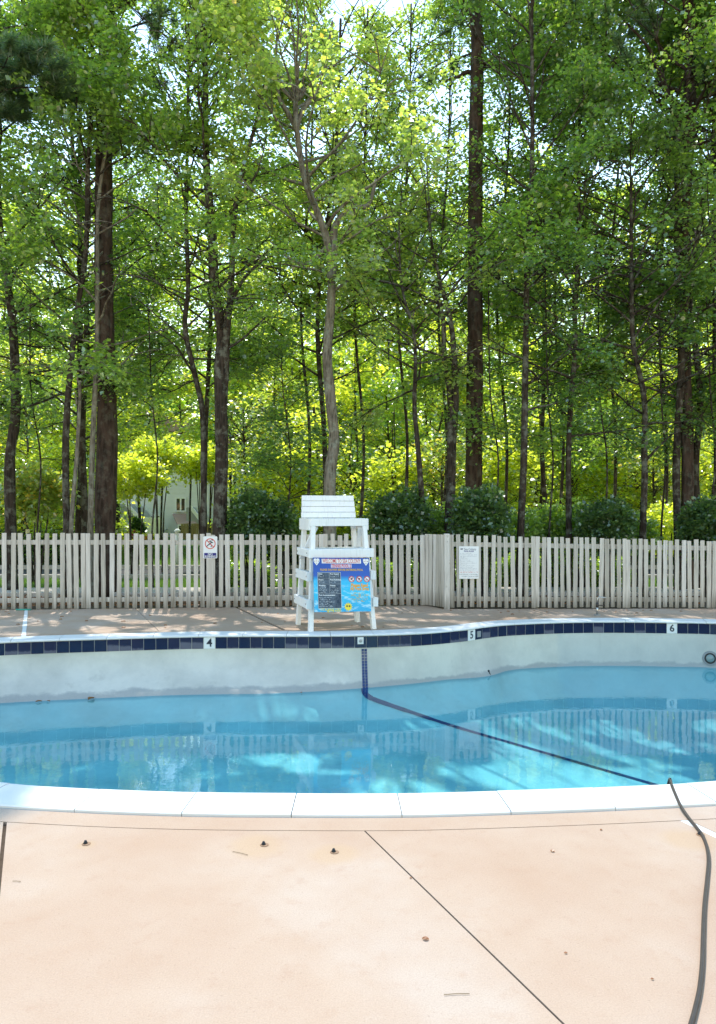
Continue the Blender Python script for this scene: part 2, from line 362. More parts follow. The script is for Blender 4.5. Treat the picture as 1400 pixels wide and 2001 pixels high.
def fast_mesh(name, V, Fc):
    """V (n,3), Fc (m,k) arrays"""
    me = bpy.data.meshes.new(name); m, k = Fc.shape
    me.vertices.add(len(V)); me.vertices.foreach_set('co', np.ascontiguousarray(V, dtype=np.float32).ravel())
    me.loops.add(m * k); me.loops.foreach_set('vertex_index', np.ascontiguousarray(Fc, dtype=np.int32).ravel())
    me.polygons.add(m); me.polygons.foreach_set('loop_start', np.arange(0, m * k, k, dtype=np.int32))
    me.update(calc_edges=True); return me
def catmull(pts, n=10, closed=False):
    pts = [Vector(p) for p in pts]; out = []; m = len(pts)
    rng_ = range(m) if closed else range(m - 1)
    for i in rng_:
        g = (lambda k: pts[k % m]) if closed else (lambda k: pts[max(0, min(m - 1, k))])
        a, b, c, d = g(i - 1), g(i), g(i + 1), g(i + 2)
        for j in range(n):
            t = j / n
            out.append(0.5 * ((2 * b) + (c - a) * t + (2 * a - 5 * b + 4 * c - d) * t * t + (3 * b - a - 3 * c + d) * t ** 3))
    if not closed: out.append(pts[-1])
    return out
def text_part(body, size, mat, parent, loc, name='lettering', align='CENTER', sx=1.0, bold=0.0, shear=0.0, width=None):
    cu = bpy.data.curves.new('t', 'FONT'); cu.body = body; cu.size = size; cu.align_x = align; cu.align_y = 'CENTER'; cu.resolution_u = 2; cu.offset = bold; cu.shear = shear
    ob = bpy.data.objects.new('t', cu); COL.objects.link(ob)
    me = bpy.data.meshes.new_from_object(ob); bpy.data.objects.remove(ob); bpy.data.curves.remove(cu)
    me.materials.clear(); me.name = name
    if width:
        xs_ = [v.co.x for v in me.vertices]; sx = width / (max(xs_) - min(xs_))
    o = link(name, me, mat, parent); o.location = loc; o.scale = (sx, 1, 1); return o
def scribble(name, lines, h, mat, parent, seed, fill=0.75, z=0.0):
    """rows of tiny handwriting-like strokes too small to read; lines: (x0, x1, y)"""
    r = random.Random(seed); mb = MB()
    for x0, x1, y in lines:
        x = x0
        while x < x1:
            wl = r.uniform(1.2, 4.5) * h; e = min(x + wl, x1)
            while x < e:
                hh = h * r.uniform(0.45, 1.0); ww = h * r.uniform(0.10, 0.17)
                k = r.random(); y0 = y - h * 0.4
                if k < 0.6: mb.box((x, y0 + hh / 2, z), (ww, hh, 0.0006))
                mb.box((x + h * 0.2, y0 + r.choice((0.05, hh / h, hh / h * 0.5)) * h, z), (h * 0.4, ww, 0.0005))
                x += h * r.uniform(0.45, 0.62)
            x += h * 0.5
    return mb.build(name, mat, parent)

# ================================================================== LARGE STRUCTURE
sky_dir = None
# ---- pool outline (inner top edge of the coping)
far_px = [(0, 1252), (200, 1245), (400, 1240), (650, 1239), (800, 1235.5), (900, 1228), (950, 1221.5), (1000, 1217), (1100, 1213), (1200, 1212), (1300, 1213), (1400, 1215)]
near_px = [(0, 1528), (180, 1540), (380, 1547), (580, 1549), (780, 1549), (980, 1544), (1200, 1536), (1400, 1525)]
far = [G(x, y, 0.016) for x, y in far_px]; near = [G(x, y, 0.016) for x, y in near_px]
outline = [p.to_2d() for p in near] + [Vector(q) for q in ((2.9, 4.82), (4.2, 5.45), (5.5, 6.5), (6.5, 8.1), (6.75, 9.6), (6.15, 10.75))] + [p.to_2d() for p in reversed(far)] + \
          [Vector(q) for q in ((-5.0, 9.25), (-5.55, 8.6), (-5.75, 7.6), (-5.2, 6.4), (-4.2, 5.45), (-3.0, 4.85))]
dense = [v.to_2d() for v in catmull([Vector((p.x, p.y, 0)) for p in outline], 24, True)]
# resample by arc length, starting at the coping joint right of middle
seg = [(dense[(i + 1) % len(dense)] - dense[i]).length for i in range(len(dense))]
start = min(range(len(dense)), key=lambda i: (dense[i] - G(579, 1549, 0.03).to_2d()).length)
dense = dense[start:] + dense[:start]; seg = seg[start:] + seg[:start]
cum = [0.0]
for s_ in seg: cum.append(cum[-1] + s_)
LOOP = cum[-1]
def at_s(s):
    s = s % LOOP
    import bisect
    i = min(max(bisect.bisect_right(cum, s) - 1, 0), len(dense) - 1); t = (s - cum[i]) / max(seg[i], 1e-9)
    a, b = dense[i], dense[(i + 1) % len(dense)]
    return a.lerp(b, t)
def nrm(s):
    t = (at_s(s + 0.06) - at_s(s - 0.06)).normalized(); return Vector((t.y, -t.x))     # outward for a counter-clockwise loop
NP = 360
SS = [LOOP * i / NP for i in range(NP)]
PT = [at_s(s) for s in SS]; NR = [nrm(s) for s in SS]
area = sum(PT[i].x * PT[(i + 1) % NP].y - PT[(i + 1) % NP].x * PT[i].y for i in range(NP))
assert area > 0
WZ = -0.66
CEN = Vector((0.7, 7.5))
def sstep(a, b, x):
    t = max(0, min(1, (x - a) / (b - a))); return t * t * (3 - 2 * t)
def inset(p):
    k = sstep(6.5, 8.5, p.y)
    return 0.04 + k * 0.46 * (1 - sstep(-1.6, 1.3, p.x)) + 0.16 * k * math.exp(-((p.x - 1.75) / 0.35) ** 2)
def floor_z(p):
    return -1.02 - 0.42 * sstep(0.0, 4.0, p.x + 0.35 * (9 - p.y))
pool = empty('swimming_pool', (CEN.x, CEN.y, 0))
tag(pool, 'half drained kidney shaped swimming pool with white coping and navy tile band', 'swimming pool')
# shell
rings = []
def ring(fn): rings.append([fn(i) for i in range(NP)])
def off(i, o, z):
    p = PT[i] + NR[i] * o; return (p.x, p.y, z)
ring(lambda i: off(i, 0.30, -0.25)); ring(lambda i: off(i, 0.29, -0.01)); ring(lambda i: off(i, 0.012, -0.01)); ring(lambda i: off(i, 0.008, -0.03)); ring(lambda i: off(i, 0.008, -0.205))
for z, k in ((-0.23, 0.0), (-0.36, 0.12), (-0.48, 0.38), (-0.58, 0.70), (-0.66, 1.0)):
    ring(lambda i, z=z, k=k: off(i, 0.006 - inset(PT[i]) * k, z))
base_r = [(PT[i] - NR[i] * inset(PT[i])) for i in range(NP)]
for t_, q in ((0.015, 0.16), (0.04, 0.34), (0.08, 0.52), (0.14, 0.72), (0.22, 0.88), (0.34, 0.97), (0.5, 1.0), (0.7, 1.0), (0.88, 1.0)):
    def fn(i, t_=t_, q=q):
        p = base_r[i].lerp(CEN, t_)
        return (p.x, p.y, WZ + (floor_z(p) - WZ) * q)
    ring(fn)
V = [v for r in rings for v in r]; FC = []
for a in range(len(rings) - 1):
    for i in range(NP):
        j = (i + 1) % NP; FC.append((a * NP + i, a * NP + j, (a + 1) * NP + j, (a + 1) * NP + i))
V.append((CEN.x, CEN.y, floor_z(CEN))); 
for i in range(NP): FC.append(((len(rings) - 1) * NP + i, (len(rings) - 1) * NP + (i + 1) % NP, len(V) - 1))
shell_mb = MB().add(V, FC)
bvh = BVHTree.FromPolygons(V, FC)
shell = shell_mb.build('pool_shell', M['plaster'], None, True); shell.parent = pool; shell.location = -pool.location
def into_pool(o):      # world-placed part of the pool
    o.parent = pool; o.matrix_parent_inverse = Matrix.Translation(-pool.location); return o
def hit(x, y):
    d = Vector(((x - 700) / F, 1.0, -(y - 1000) / F)).normalized()
    loc, n_, _, _ = bvh.ray_cast(Vector((0, 0, CZ)), d)
    if n_.dot(d) > 0: n_ = -n_
    return loc, n_
# water
wv_ = [(PT[i] - NR[i] * (inset(PT[i]) - 0.05)) for i in range(NP)]
wm = MB().add([(p.x, p.y, WZ) for p in wv_], [tuple(range(NP))])
water = link('pool_water', wm.mesh('pool_water'), M['water']); tag(water, kind='structure')
# ---- coping stones
prof = [(0.305, -0.03), (0.305, 0.010), (0.297, 0.016), (0.05, 0.018), (0.006, 0.016), (-0.010, 0.011), (-0.017, 0.002), (-0.017, -0.006), (-0.010, -0.014), (0.03, -0.017)]
ncop = round(LOOP / 0.585); cl = LOOP / ncop
for k in range(ncop):
    s0, s1 = k * cl + 0.003, (k + 1) * cl - 0.003
    mb = MB(); ns = 5; dz = random.uniform(-0.0015, 0.0015)
    vs_ = []
    for a in range(ns + 1):
        s = s0 + (s1 - s0) * a / ns; p, n_ = at_s(s), nrm(s)
        for o_, z in prof:
            q = p + n_ * o_; vs_.append((q.x, q.y, z + dz))
    m_ = len(prof); fs = []
    for a in range(ns):
        for b in range(m_):
            c = (b + 1) % m_; fs.append((a * m_ + b, a * m_ + c, (a + 1) * m_ + c, (a + 1) * m_ + b))
    fs += [tuple(range(m_))[::-1], tuple(ns * m_ + b for b in range(m_))]
    into_pool(mb.add(vs_, fs).build('coping_stone', M['coping'], None))
# ---- waterline tiles: one mesh shared, far half of the loop
tw, th = 0.149, 0.150
tm = MB().box((0, 0, 0), (tw, 0.010, th)).mesh('tile')
bm_ = bmesh.new(); bm_.from_mesh(tm); bmesh.ops.recalc_face_normals(bm_, faces=bm_.faces); bmesh.ops.bevel(bm_, geom=list(bm_.edges), offset=0.002, segments=1, affect='EDGES'); bm_.to_mesh(tm); bm_.free()
tm.materials.append(M['tile'])
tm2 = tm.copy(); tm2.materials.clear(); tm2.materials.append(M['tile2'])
tmw = tm.copy(); tmw.materials.clear(); tmw.materials.append(M['whitetile'])
ntile = round(LOOP / 0.1545); tl = LOOP / ntile
cent = [(k, at_s((k + 0.5) * tl), nrm((k + 0.5) * tl)) for k in range(ntile)]
def near_tile(x, y):
    g = P(x, y, 10); g = g - Vector((0, 0, CZ)); 
    return min(cent, key=lambda c: abs(c[1].x / c[1].y - g.x / g.y) + (0 if c[1].y > 8 else 9))[0]
depth = {near_tile(408, 1250): '4', near_tile(921, 1238): '5', near_tile(1307, 1222): '6'}
anchor = near_tile(712, 1248)
for k, p, n_ in cent:
    if p.y < 6.8: continue
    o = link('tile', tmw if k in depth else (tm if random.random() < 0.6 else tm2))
    o.location = (p.x + n_.x * 0.006, p.y + n_.y * 0.006, -0.095); o.rotation_euler = (random.uniform(-.006, .006), 0, math.atan2(n_.y, n_.x) - math.pi / 2)
    into_pool(o)
    if k in depth:
        o.name = 'depth_marker'; o['label'] = 'white tile with the black depth number ' + depth[k]
        t = text_part(depth[k], 0.15, M['ink'], o, (0, -0.0065, 0), 'number', sx=1.0, bold=0.003); t.rotation_euler = (math.radians(90), 0, 0)
    if k == anchor:
        mb = MB().box((0, 0, 0), (0.082, 0.012, 0.092)); r_ = mb.build('rope_anchor', M['whitetile'], None, bevel=0.003)
        r_.location = (p.x - n_.x * 0.004, p.y - n_.y * 0.004, -0.074); r_.rotation_euler = o.rotation_euler; into_pool(r_)
        e = MB(); e.tube([(0, -0.005, 0), (0, -0.016, 0)], 0.022, 12); e.tube([(math.cos(q) * 0.012, -0.02, math.sin(q) * 0.012) for q in np.linspace(0, 6.28, 10)], 0.004, 5)
        e.build('screw_eye', M['steel'], r_, True)
# ---- mosaic stripe down the wall, blue stripe over the floor
mb = MB()
for j in range(15):
    y0 = 1267 + j * 5.75
    for i in range(2):
        x0 = 706.4 + i * 5.7 + j * 0.16
        c, n_ = hit(x0 + 2.8, y0 + 2.8); a, _ = hit(x0 + 0.5, y0 + 2.8); b, _ = hit(x0 + 5.2, y0 + 2.8); u, _ = hit(x0 + 2.8, y0 + 0.35); d, _ = hit(x0 + 2.8, y0 + 5.4)
        e1 = (b - a) / 2; e2 = (u - d) / 2; q = c + n_ * 0.006
        mb.add([q - e1 - e2, q + e1 - e2, q + e1 + e2, q - e1 + e2, c - e1 - e2, c + e1 - e2, c + e1 + e2, c - e1 + e2], [(0, 1, 2, 3), (4, 5, 1, 0), (5, 6, 2, 1), (6, 7, 3, 2), (7, 4, 0, 3)])
o = into_pool(mb.build('mosaic_stripe', M['mosaic'])); o['kind'] = 'stuff'
path = catmull([Vector((x, y, 0)) for x, y in ((711.5, 1345), (713, 1352.5), (719, 1360), (735, 1368), (790, 1387), (890, 1420), (1000, 1452), (1130, 1490), (1272, 1531), (1330, 1548))], 8)
L_, R_ = [], []
for i, p in enumerate(path):
    c, n_ = hit(p.x, p.y); t = (hit(*(path[min(i + 1, len(path) - 1)].to_2d()))[0] - hit(*(path[max(i - 1, 0)].to_2d()))[0]).normalized()
    s_ = t.cross(n_).normalized() * 0.040
    L_.append(c + s_ + n_ * 0.006); R_.append(c - s_ + n_ * 0.006)
m_ = len(path)
into_pool(MB().add(L_ + R_, [(i, i + 1, m_ + i + 1, m_ + i) for i in range(m_ - 1)]).build('floor_stripe', M['stripe'], None, True))
# ---- underwater lamp in the wall at the right, small grey fitting left of the bend
def frame_at(loc, n_):
    z = n_.normalized(); y = (Vector((0, 0, 1)) - z * z.z).normalized(); x = y.cross(z)
    m4 = Matrix((x, y, z)).transposed().to_4x4(); m4.translation = loc; return m4
loc, n_ = hit(1388, 1286)
lt = MB(); lt.disc((0, 0), 0.078, 0.108, 28, 0.012); lt.disc((0, 0), 0.108, 0.109, 28, 0.012)
for q in range(28):
    a0, a1 = 2 * math.pi * q / 28, 2 * math.pi * (q + 1) / 28
    lt.add([(math.cos(a0) * .108, math.sin(a0) * .108, .012), (math.cos(a1) * .108, math.sin(a1) * .108, .012), (math.cos(a1) * .112, math.sin(a1) * .112, -.01), (math.cos(a0) * .112, math.sin(a0) * .112, -.01)], [(0, 1, 2, 3)])
lamp = lt.build('underwater_lamp', M['grey'], None, True); lamp.matrix_world = frame_at(loc, n_); lamp['label'] = 'round lamp fitting with dark gasket set in the pool wall'
MB().disc((0, 0), 0.058, 0.079, 28, 0.016).build('gasket', M['black'], lamp)
dm = MB(); k0 = 6
for a in range(k0):
    r0, r1 = 0.06 * a / k0, 0.06 * (a + 1) / k0
    z0, z1 = 0.014 + 0.02 * math.sqrt(1 - (a / k0) ** 2), 0.014 + 0.02 * math.sqrt(max(0, 1 - ((a + 1) / k0) ** 2))
    for q in range(20):
        a0, a1 = 2 * math.pi * q / 20, 2 * math.pi * (q + 1) / 20
        dm.add([(math.cos(a0) * r0, math.sin(a0) * r0, z0), (math.cos(a0) * r1, math.sin(a0) * r1, z1), (math.cos(a1) * r1, math.sin(a1) * r1, z1), (math.cos(a1) * r0, math.sin(a1) * r0, z0)], [(0, 1, 2, 3)])
dm.build('lens', simple('lamp_lens', (0.20, 0.27, 0.26), 0.08, 0.7, 0.3, 20), lamp, True)
into_pool(lamp)
loc, n_ = hit(935, 1238.5)
q = MB().box((0, 0, 0.01), (0.075, 0.085, 0.02)); o = q.build('wall_fitting', M['grey'], None, bevel=0.004); o.matrix_world = frame_at(loc, n_); into_pool(o)
loc, n_ = hit(955, 1311)
q = MB().tube([(0, 0, 0), (0, 0, 0.012)], 0.016, 10); q.box((0, -0.03, 0.003), (0.012, 0.05, 0.004)); o = q.build('wall_plug', M['black'], None); o.matrix_world = frame_at(loc, n_); into_pool(o)

# ---- pool deck: slabs cut by joints that run straight across the place
U = 0.425
FE = [(-12.0, 12.72), (-6.03, 12.75), (1.2, 13.42), (1.44, 12.88), (6.1, 12.95), (12.0, 13.05)]
deck = empty('pool_deck', (0, 2, 0)); tag(deck, kind='structure')
apron_mb = MB(); ro, ri = 0.306 + 0.172, 0.319
NA = 180
for a in range(NA):
    s = LOOP * a / NA; p, n_ = at_s(s), nrm(s)
    for o_, z in ((ri, -0.05), (ri, 0.0), (ro, 0.0), (ro, -0.05)): q = p + n_ * o_; apron_mb.v.append((q.x, q.y, z))
for a in range(NA):
    b = (a + 1) % NA
    for c in range(3): apron_mb.f.append((a * 4 + c, a * 4 + c + 1, b * 4 + c + 1, b * 4 + c))
def child(o, par): o.parent = par; o.matrix_parent_inverse = Matrix.Translation(-par.location); return o
child(apron_mb.build('deck_apron', M['deck']), deck)
bm = bmesh.new()
hole = []
for a in range(NA):
    s = LOOP * a / NA; q = at_s(s) + nrm(s) * (ro + 0.007); hole.append(bm.verts.new((q.x, q.y, 0)))
outer = [bm.verts.new((x, y, 0)) for x, y in [(-12, -5), (12, -5)] + FE[::-1]]
ed = [bm.edges.new((l[i], l[(i + 1) % len(l)])) for l in (hole, outer) for i in range(len(l))]
bmesh.ops.triangle_fill(bm, use_beauty=True, use_dissolve=False, edges=ed)
def in_hole(c):
    ins = False
    for i in range(NA):
        a, b = hole[i].co, hole[i - 1].co
        if (a.y > c.y) != (b.y > c.y) and c.x < (b.x - a.x) * (c.y - a.y) / (b.y - a.y) + a.x: ins = not ins
    return ins
bad = [f for f in bm.faces if in_hole(f.calc_center_median())]
bmesh.ops.delete(bm, geom=bad, context='FACES')
pn = Vector((1, U, 0)).normalized()
for u, hw in ((-0.165, 0.009), (1.70, 0.0042), (3.47, 0.025), (5.3, 0.005), (-2.1, 0.005), (-4.0, 0.005)):
    for sgn in (-1, 1):
        co = pn * (u / math.hypot(1, U)) + pn * (sgn * hw)
        bmesh.ops.bisect_plane(bm, geom=bm.verts[:] + bm.edges[:] + bm.faces[:], plane_co=co, plane_no=pn)
    kill = [f for f in bm.faces if abs(f.calc_center_median().dot(pn) - u / math.hypot(1, U)) < hw * 0.99]
    bmesh.ops.delete(bm, geom=kill, context='FACES')
bm.faces.ensure_lookup_table(); seen = set()
for f0 in bm.faces:
    if f0.index in seen: continue
    st = [f0]; comp = []; seen.add(f0.index)
    while st:
        f = st.pop(); comp.append(f)
        for e in f.edges:
            for g in e.link_faces:
                if g.index not in seen: seen.add(g.index); st.append(g)
    idx = {}; vs_ = []; fs = []
    for f in comp:
        r = []
        for v in f.verts:
            if v.index not in idx: idx[v.index] = len(vs_); vs_.append(tuple(v.co))
            r.append(idx[v.index])
        fs.append(tuple(r))
    n0 = len(vs_); edges = {}
    for f in fs:
        for i in range(len(f)):
            a, b = f[i], f[(i + 1) % len(f)]; edges[(a, b)] = 1
    bd = [(a, b) for (a, b) in edges if (b, a) not in edges]
    vs_ += [(v[0], v[1], -0.05) for v in vs_]
    fs += [(b, a, a + n0, b + n0) for a, b in bd]
    child(MB().add(vs_, fs).build('deck_slab', M['deck']), deck)
bm.free()
# dirt bed seen down the joints (a ring outside the pool)
bb = MB(); NB = 120
for a in range(NB):
    s = LOOP * a / NB; p = at_s(s) + nrm(s) * 0.28; d = (p - CEN).normalized()
    bb.v += [(p.x, p.y, -0.018), (p.x + d.x * 14, p.y + d.y * (6 if d.y < 0 else 3.2) - (3 if d.y < 0 else 0), -0.018)]
for a in range(NB):
    b = (a + 1) % NB; bb.f.append((2 * a, 2 * a + 1, 2 * b + 1, 2 * b))
child(bb.build('joint_bed', M['joint']), deck)
# pale sealant in the wide joints
def strip(name, a, b, wd, z, mat):
    a, b = Vector(a), Vector(b); t = (b - a).normalized(); s_ = Vector((-t.y, t.x, 0)) * wd / 2
    n = 10; vs_ = []
    for i in range(n + 1):
        c = a.lerp(b, i / n); k = random.uniform(0.85, 1.1); vs_ += [(c.x - s_.x * k, c.y - s_.y * k, z), (c.x + s_.x * k, c.y + s_.y * k, z)]
    return MB().add(vs_, [(2 * i, 2 * i + 1, 2 * i + 3, 2 * i + 2) for i in range(n)]).build(name, mat)
def uline(u, y): return (u - U * y, y, 0)
child(strip('joint_sealant', uline(3.47, 4.06), uline(3.47, -2), 0.054, -0.002, M['caulk']), deck)
child(strip('joint_sealant', uline(-0.165, 9.9), uline(-0.165, 12.7), 0.055, 0.003, M['caulk']), deck)

# ---- land beyond the fence
g = MB().add([(-120, -20, -0.075), (120, -20, -0.075), (120, 12.0, -0.075), (-120, 12.0, -0.075), (-120, 12.0, -0.075), (120, 12.0, -0.075), (120, 200, -0.06), (-120, 200, -0.06)], [(4, 5, 6, 7)])
tag(g.build('ground', M['soil']), kind='structure')
near_g = MB()
for x0, x1, y0, y1 in ((-120, -12, -40, 12), (12, 120, -40, 12), (-12, 12, -40, -5)):
    near_g.add([(x0, y0, -0.075), (x1, y0, -0.075), (x1, y1, -0.075), (x0, y1, -0.075)], [(0, 1, 2, 3)])
tag(near_g.build('lawn', M['soil']), kind='structure')
walk = empty('footpath', (0, 15.9, 0)); tag(walk, kind='structure')
xs = np.arange(-13.5, 14, 1.5)
for x in xs:
    o = MB().box((x, 15.95 + 0.012 * x, -0.03), (1.488, 1.05, 0.09)).build('path_slab', M['walk'], None, bevel=0.006); child(o, walk)
road = MB().add([(-60, 19.2, -0.045), (60, 19.2, -0.045), (60, 22.4, -0.045), (-60, 22.4, -0.045)], [(0, 1, 2, 3)]); tag(road.build('road', M['asphalt']), kind='structure')
kerb = MB()
for x in np.arange(-30, 30, 2.0):
    kerb.box((x + 1, 19.1, -0.01), (1.98, 0.18, 0.16)); kerb.box((x + 1, 22.5, -0.01), (1.98, 0.18, 0.16))
tag(kerb.build('kerb', M['walk']), kind='structure')
lot = MB().add([(6, 25, -0.05), (40, 25, -0.05), (40, 44, -0.05), (6, 44, -0.05)], [(0, 1, 2, 3)]); tag(lot.build('parking_lot', M['walk']), kind='structure')

# ================================================================== FENCE
fence = empty('picket_fence', (0.0, 13.0, 0)); tag(fence, 'weathered grey wooden picket fence along the back of the pool deck', 'fence')
def fy(x):   # distance of the fence at a photo column
    if x <= 833: return 12.82 + (x / 833.0) * 0.50
    return 12.93 + max(0, (x - 875)) / 525.0 * 0.05
def ftop(x):
    return np.interp(x, [0, 300, 833, 875, 1100, 1400], [1041.5, 1042.5, 1045, 1044, 1050, 1056])
def fbot(x):
    return np.interp(x, [0, 300, 833, 875, 1100, 1400], [1189.5, 1187.5, 1181.5, 1186.5, 1186.5, 1186.5])
left_x = [9.3, 26.6, 42.7, 58, 75.2, 91, 106.8, 122.6, 136.5, 150.4, 164.3, 173.6, 188.5, 203.3, 218.8, 233.4, 248.5, 263.6, 279, 294, 309, 324, 338.6, 354, 369, 383.6, 396.4, 408, 417, 432, 446, 461, 474.6, 489.6, 504, 518.5, 533,
          547.7, 561.8, 575.7, 589.5, 603, 617.7, 630, 638, 651, 665, 678, 692, 706, 719, 733, 746, 759.5, 773, 785.3, 798.6, 813, 826]
right_x = [884, 897, 910, 923, 936, 949.6, 963.3, 976.6, 990, 1003.6, 1016.5, 1029, 1043, 1050, 1062, 1074.5, 1087, 1099.7, 1112, 1124, 1136.5, 1149, 1161, 1174, 1186.5, 1197.6, 1209.6, 1221, 1227.7, 1239, 1251, 1263, 1275.5,
           1288, 1299.5, 1311.5, 1323, 1336, 1348.6, 1360.6, 1373, 1385.4, 1394.7, 1408, 1420, 1432, 1444]
left_x = [-61, -45, -29, -7] + left_x
pk_meshes = []
for v in range(6):
    wv = random.uniform(0.072, 0.082); b = MB(); c = 0.004
    nseg = 5; vs_ = []
    for i in range(nseg + 1):
        z = i / nseg; dx = random.uniform(-.003, .003); ww = wv / 2 * random.uniform(0.97, 1.03)
        vs_ += [(-ww + dx, -.0095, z), (ww + dx, -.0095, z), (ww + dx, .0095, z), (-ww + dx, .0095, z)]
    fs = [(3, 2, 1, 0), tuple(nseg * 4 + k for k in range(4))] + [(i * 4 + k, i * 4 + (k + 1) % 4, i * 4 + 4 + (k + 1) % 4, i * 4 + 4 + k) for i in range(nseg) for k in range(4)]
    b.add(vs_, fs); me = b.mesh('picket'); me.materials.append(M['fence']); pk_meshes.append(me)
def picket(X, Y, z0, z1, rz=0.0):
    o = link('picket', random.choice(pk_meshes)); o.location = (X, Y + random.uniform(-.004, .004), z0)
    o.scale = (0.97 if X < 1.3 else 0.88, 1, z1 - z0); o.rotation_euler = (random.uniform(-.012, .012), random.gauss(0, .009), rz + random.uniform(-.06, .06) + (math.pi if random.random() < .5 else 0))
    child(o, fence)
for x in left_x + right_x:
    D = fy(x); p1 = P(x, ftop(x) + random.gauss(0, 1.0), D); p0 = P(x, fbot(x) + random.uniform(-1.0, 1.5), D)
    picket(p1.x, D, p0.z, p1.z)
cor_b = Vector((P(831, 1100, 13.32).x, 13.32, 0)); cor_f = Vector((P(874, 1100, 12.93).x, 12.93, 0))
for t in (0.10, 0.26, 0.42, 0.58, 0.74, 0.88):
    c = cor_b.lerp(cor_f, t); picket(c.x, c.y, 0.02, 1.262, math.radians(-50))
def rails(a, b, za, zb):
    d = Vector((0, 0.036, 0)) if abs(a.x - b.x) > 1 else Vector((0.036, 0.03, 0))
    for dz in (za, zb):
        child(MB().bar((a.x + d.x, a.y + d.y, dz[0]), (b.x + d.x, b.y + d.y, dz[1]), 0.038, 0.078).build('rail', M['fence'], None, bevel=0.003), fence)
La, Lb = P(-75, 1100, fy(-75)), P(830, 1100, fy(830)); Ra, Rb = P(878, 1100, fy(878)), P(1450, 1100, fy(1450))
zpx = lambda y, D: CZ - (y - 1000) / F * D
rails(La, Lb, (zpx(1059, 12.8), zpx(1060.5, 13.3)), (zpx(1174, 12.8), zpx(1166, 13.3)))
rails(Ra, Rb, (zpx(1063, 12.93), zpx(1072, 12.98)), (zpx(1170, 12.93), zpx(1172, 12.98)))
rails(cor_b, cor_f, (1.12, 1.12), (0.17, 0.17))
for x, w_ in ((169, .085), (410, .085), (636, .085), (833, .09), (1046, .085), (1224, .085), (1390, .085)):
    D = fy(x) + 0.075; t = P(x, ftop(x) - 0.5, D)
    child(MB().box((t.x, D + 0.02, t.z / 2 - 0.05), (w_, w_, t.z + 0.06)).build('post', M['fence'], None, bevel=0.004), fence)
t = P(873.5, 1043, 12.90); cp = MB().box((t.x, 12.885, t.z / 2 - 0.01), (0.088, 0.088, t.z + 0.03)).build('post', M['fence'], None, bevel=0.005); child(cp, fence); cp['label'] = 'stout corner post where the fence steps forward'

# ================================================================== TREES
def nz(x, y, f, ph):
    return (np.sin(x * f * 1.3 + 1.7 * np.sin(y * f * .9 + ph)) + np.sin(y * f * 1.6 + 1.4 * np.sin(x * f * .7 + ph * 2)) + np.sin((x + y) * f * 1.1 + ph * 3)) / 3
def ground_at(p, z):
    k = (p[:, 2] - z) / sd.z
    return p[:, 0] - sd.x * k, p[:, 1] - sd.y * k
def sun_lit(p):
    """True where a leaf would shade a spot that lies in the sun: the crowns are left open there"""
    x, y = ground_at(p, 0.0)
    out = (y < 4.5 + 0.12 * nz(x, y, 2.2, 1)) & ~((((x + 2.45) / 0.95) ** 2 + ((y - 4.02) / 0.42) ** 2) < 1 + 0.35 * nz(x, y, 3, 2))
    far = (y > 9.9) & (y < 13.2)
    out |= far & (nz(x * .8, y * 1.2, 4.6, 5) > -0.06)
    wx, wy = ground_at(p, -1.05)
    w = 0.30 * nz(wx, wy, 3.1, 7)
    for cx, cy, rx, ry in SUN_PATCHES:
        out |= (((wx - cx) / rx) ** 2 + ((wy - cy) / ry) ** 2) < 1 + w * (1.6 if rx > .8 else .8)
    return out
SUN_PATCHES = []
for x_, y_, rx_, ry_ in ((1170, 1478, 290, 50), (1330, 1500, 230, 56), (850, 1540, 170, 24), (560, 1490, 115, 15), (640, 1513, 90, 9), (30, 1432, 46, 8), (45, 1500, 50, 9), (258, 1392, 30, 6), (300, 1406, 36, 6), (975, 1384, 60, 6),
                         (1090, 1336, 34, 6), (1150, 1345, 26, 5), (1190, 1335, 42, 6), (1270, 1340, 36, 6), (1120, 1354, 48, 5), (1320, 1356, 34, 6), (1010, 1400, 40, 5), (1380, 1400, 40, 10), (420, 1520, 60, 10), (160, 1512, 40, 7), (1210, 1384, 40, 6)):
    g_ = G(x_, y_, -1.05); SUN_PATCHES.append((g_.x, g_.y, rx_ / F * g_.y, abs(G(x_, y_ - ry_, -1.05).y - G(x_, y_ + ry_, -1.05).y) / 2))
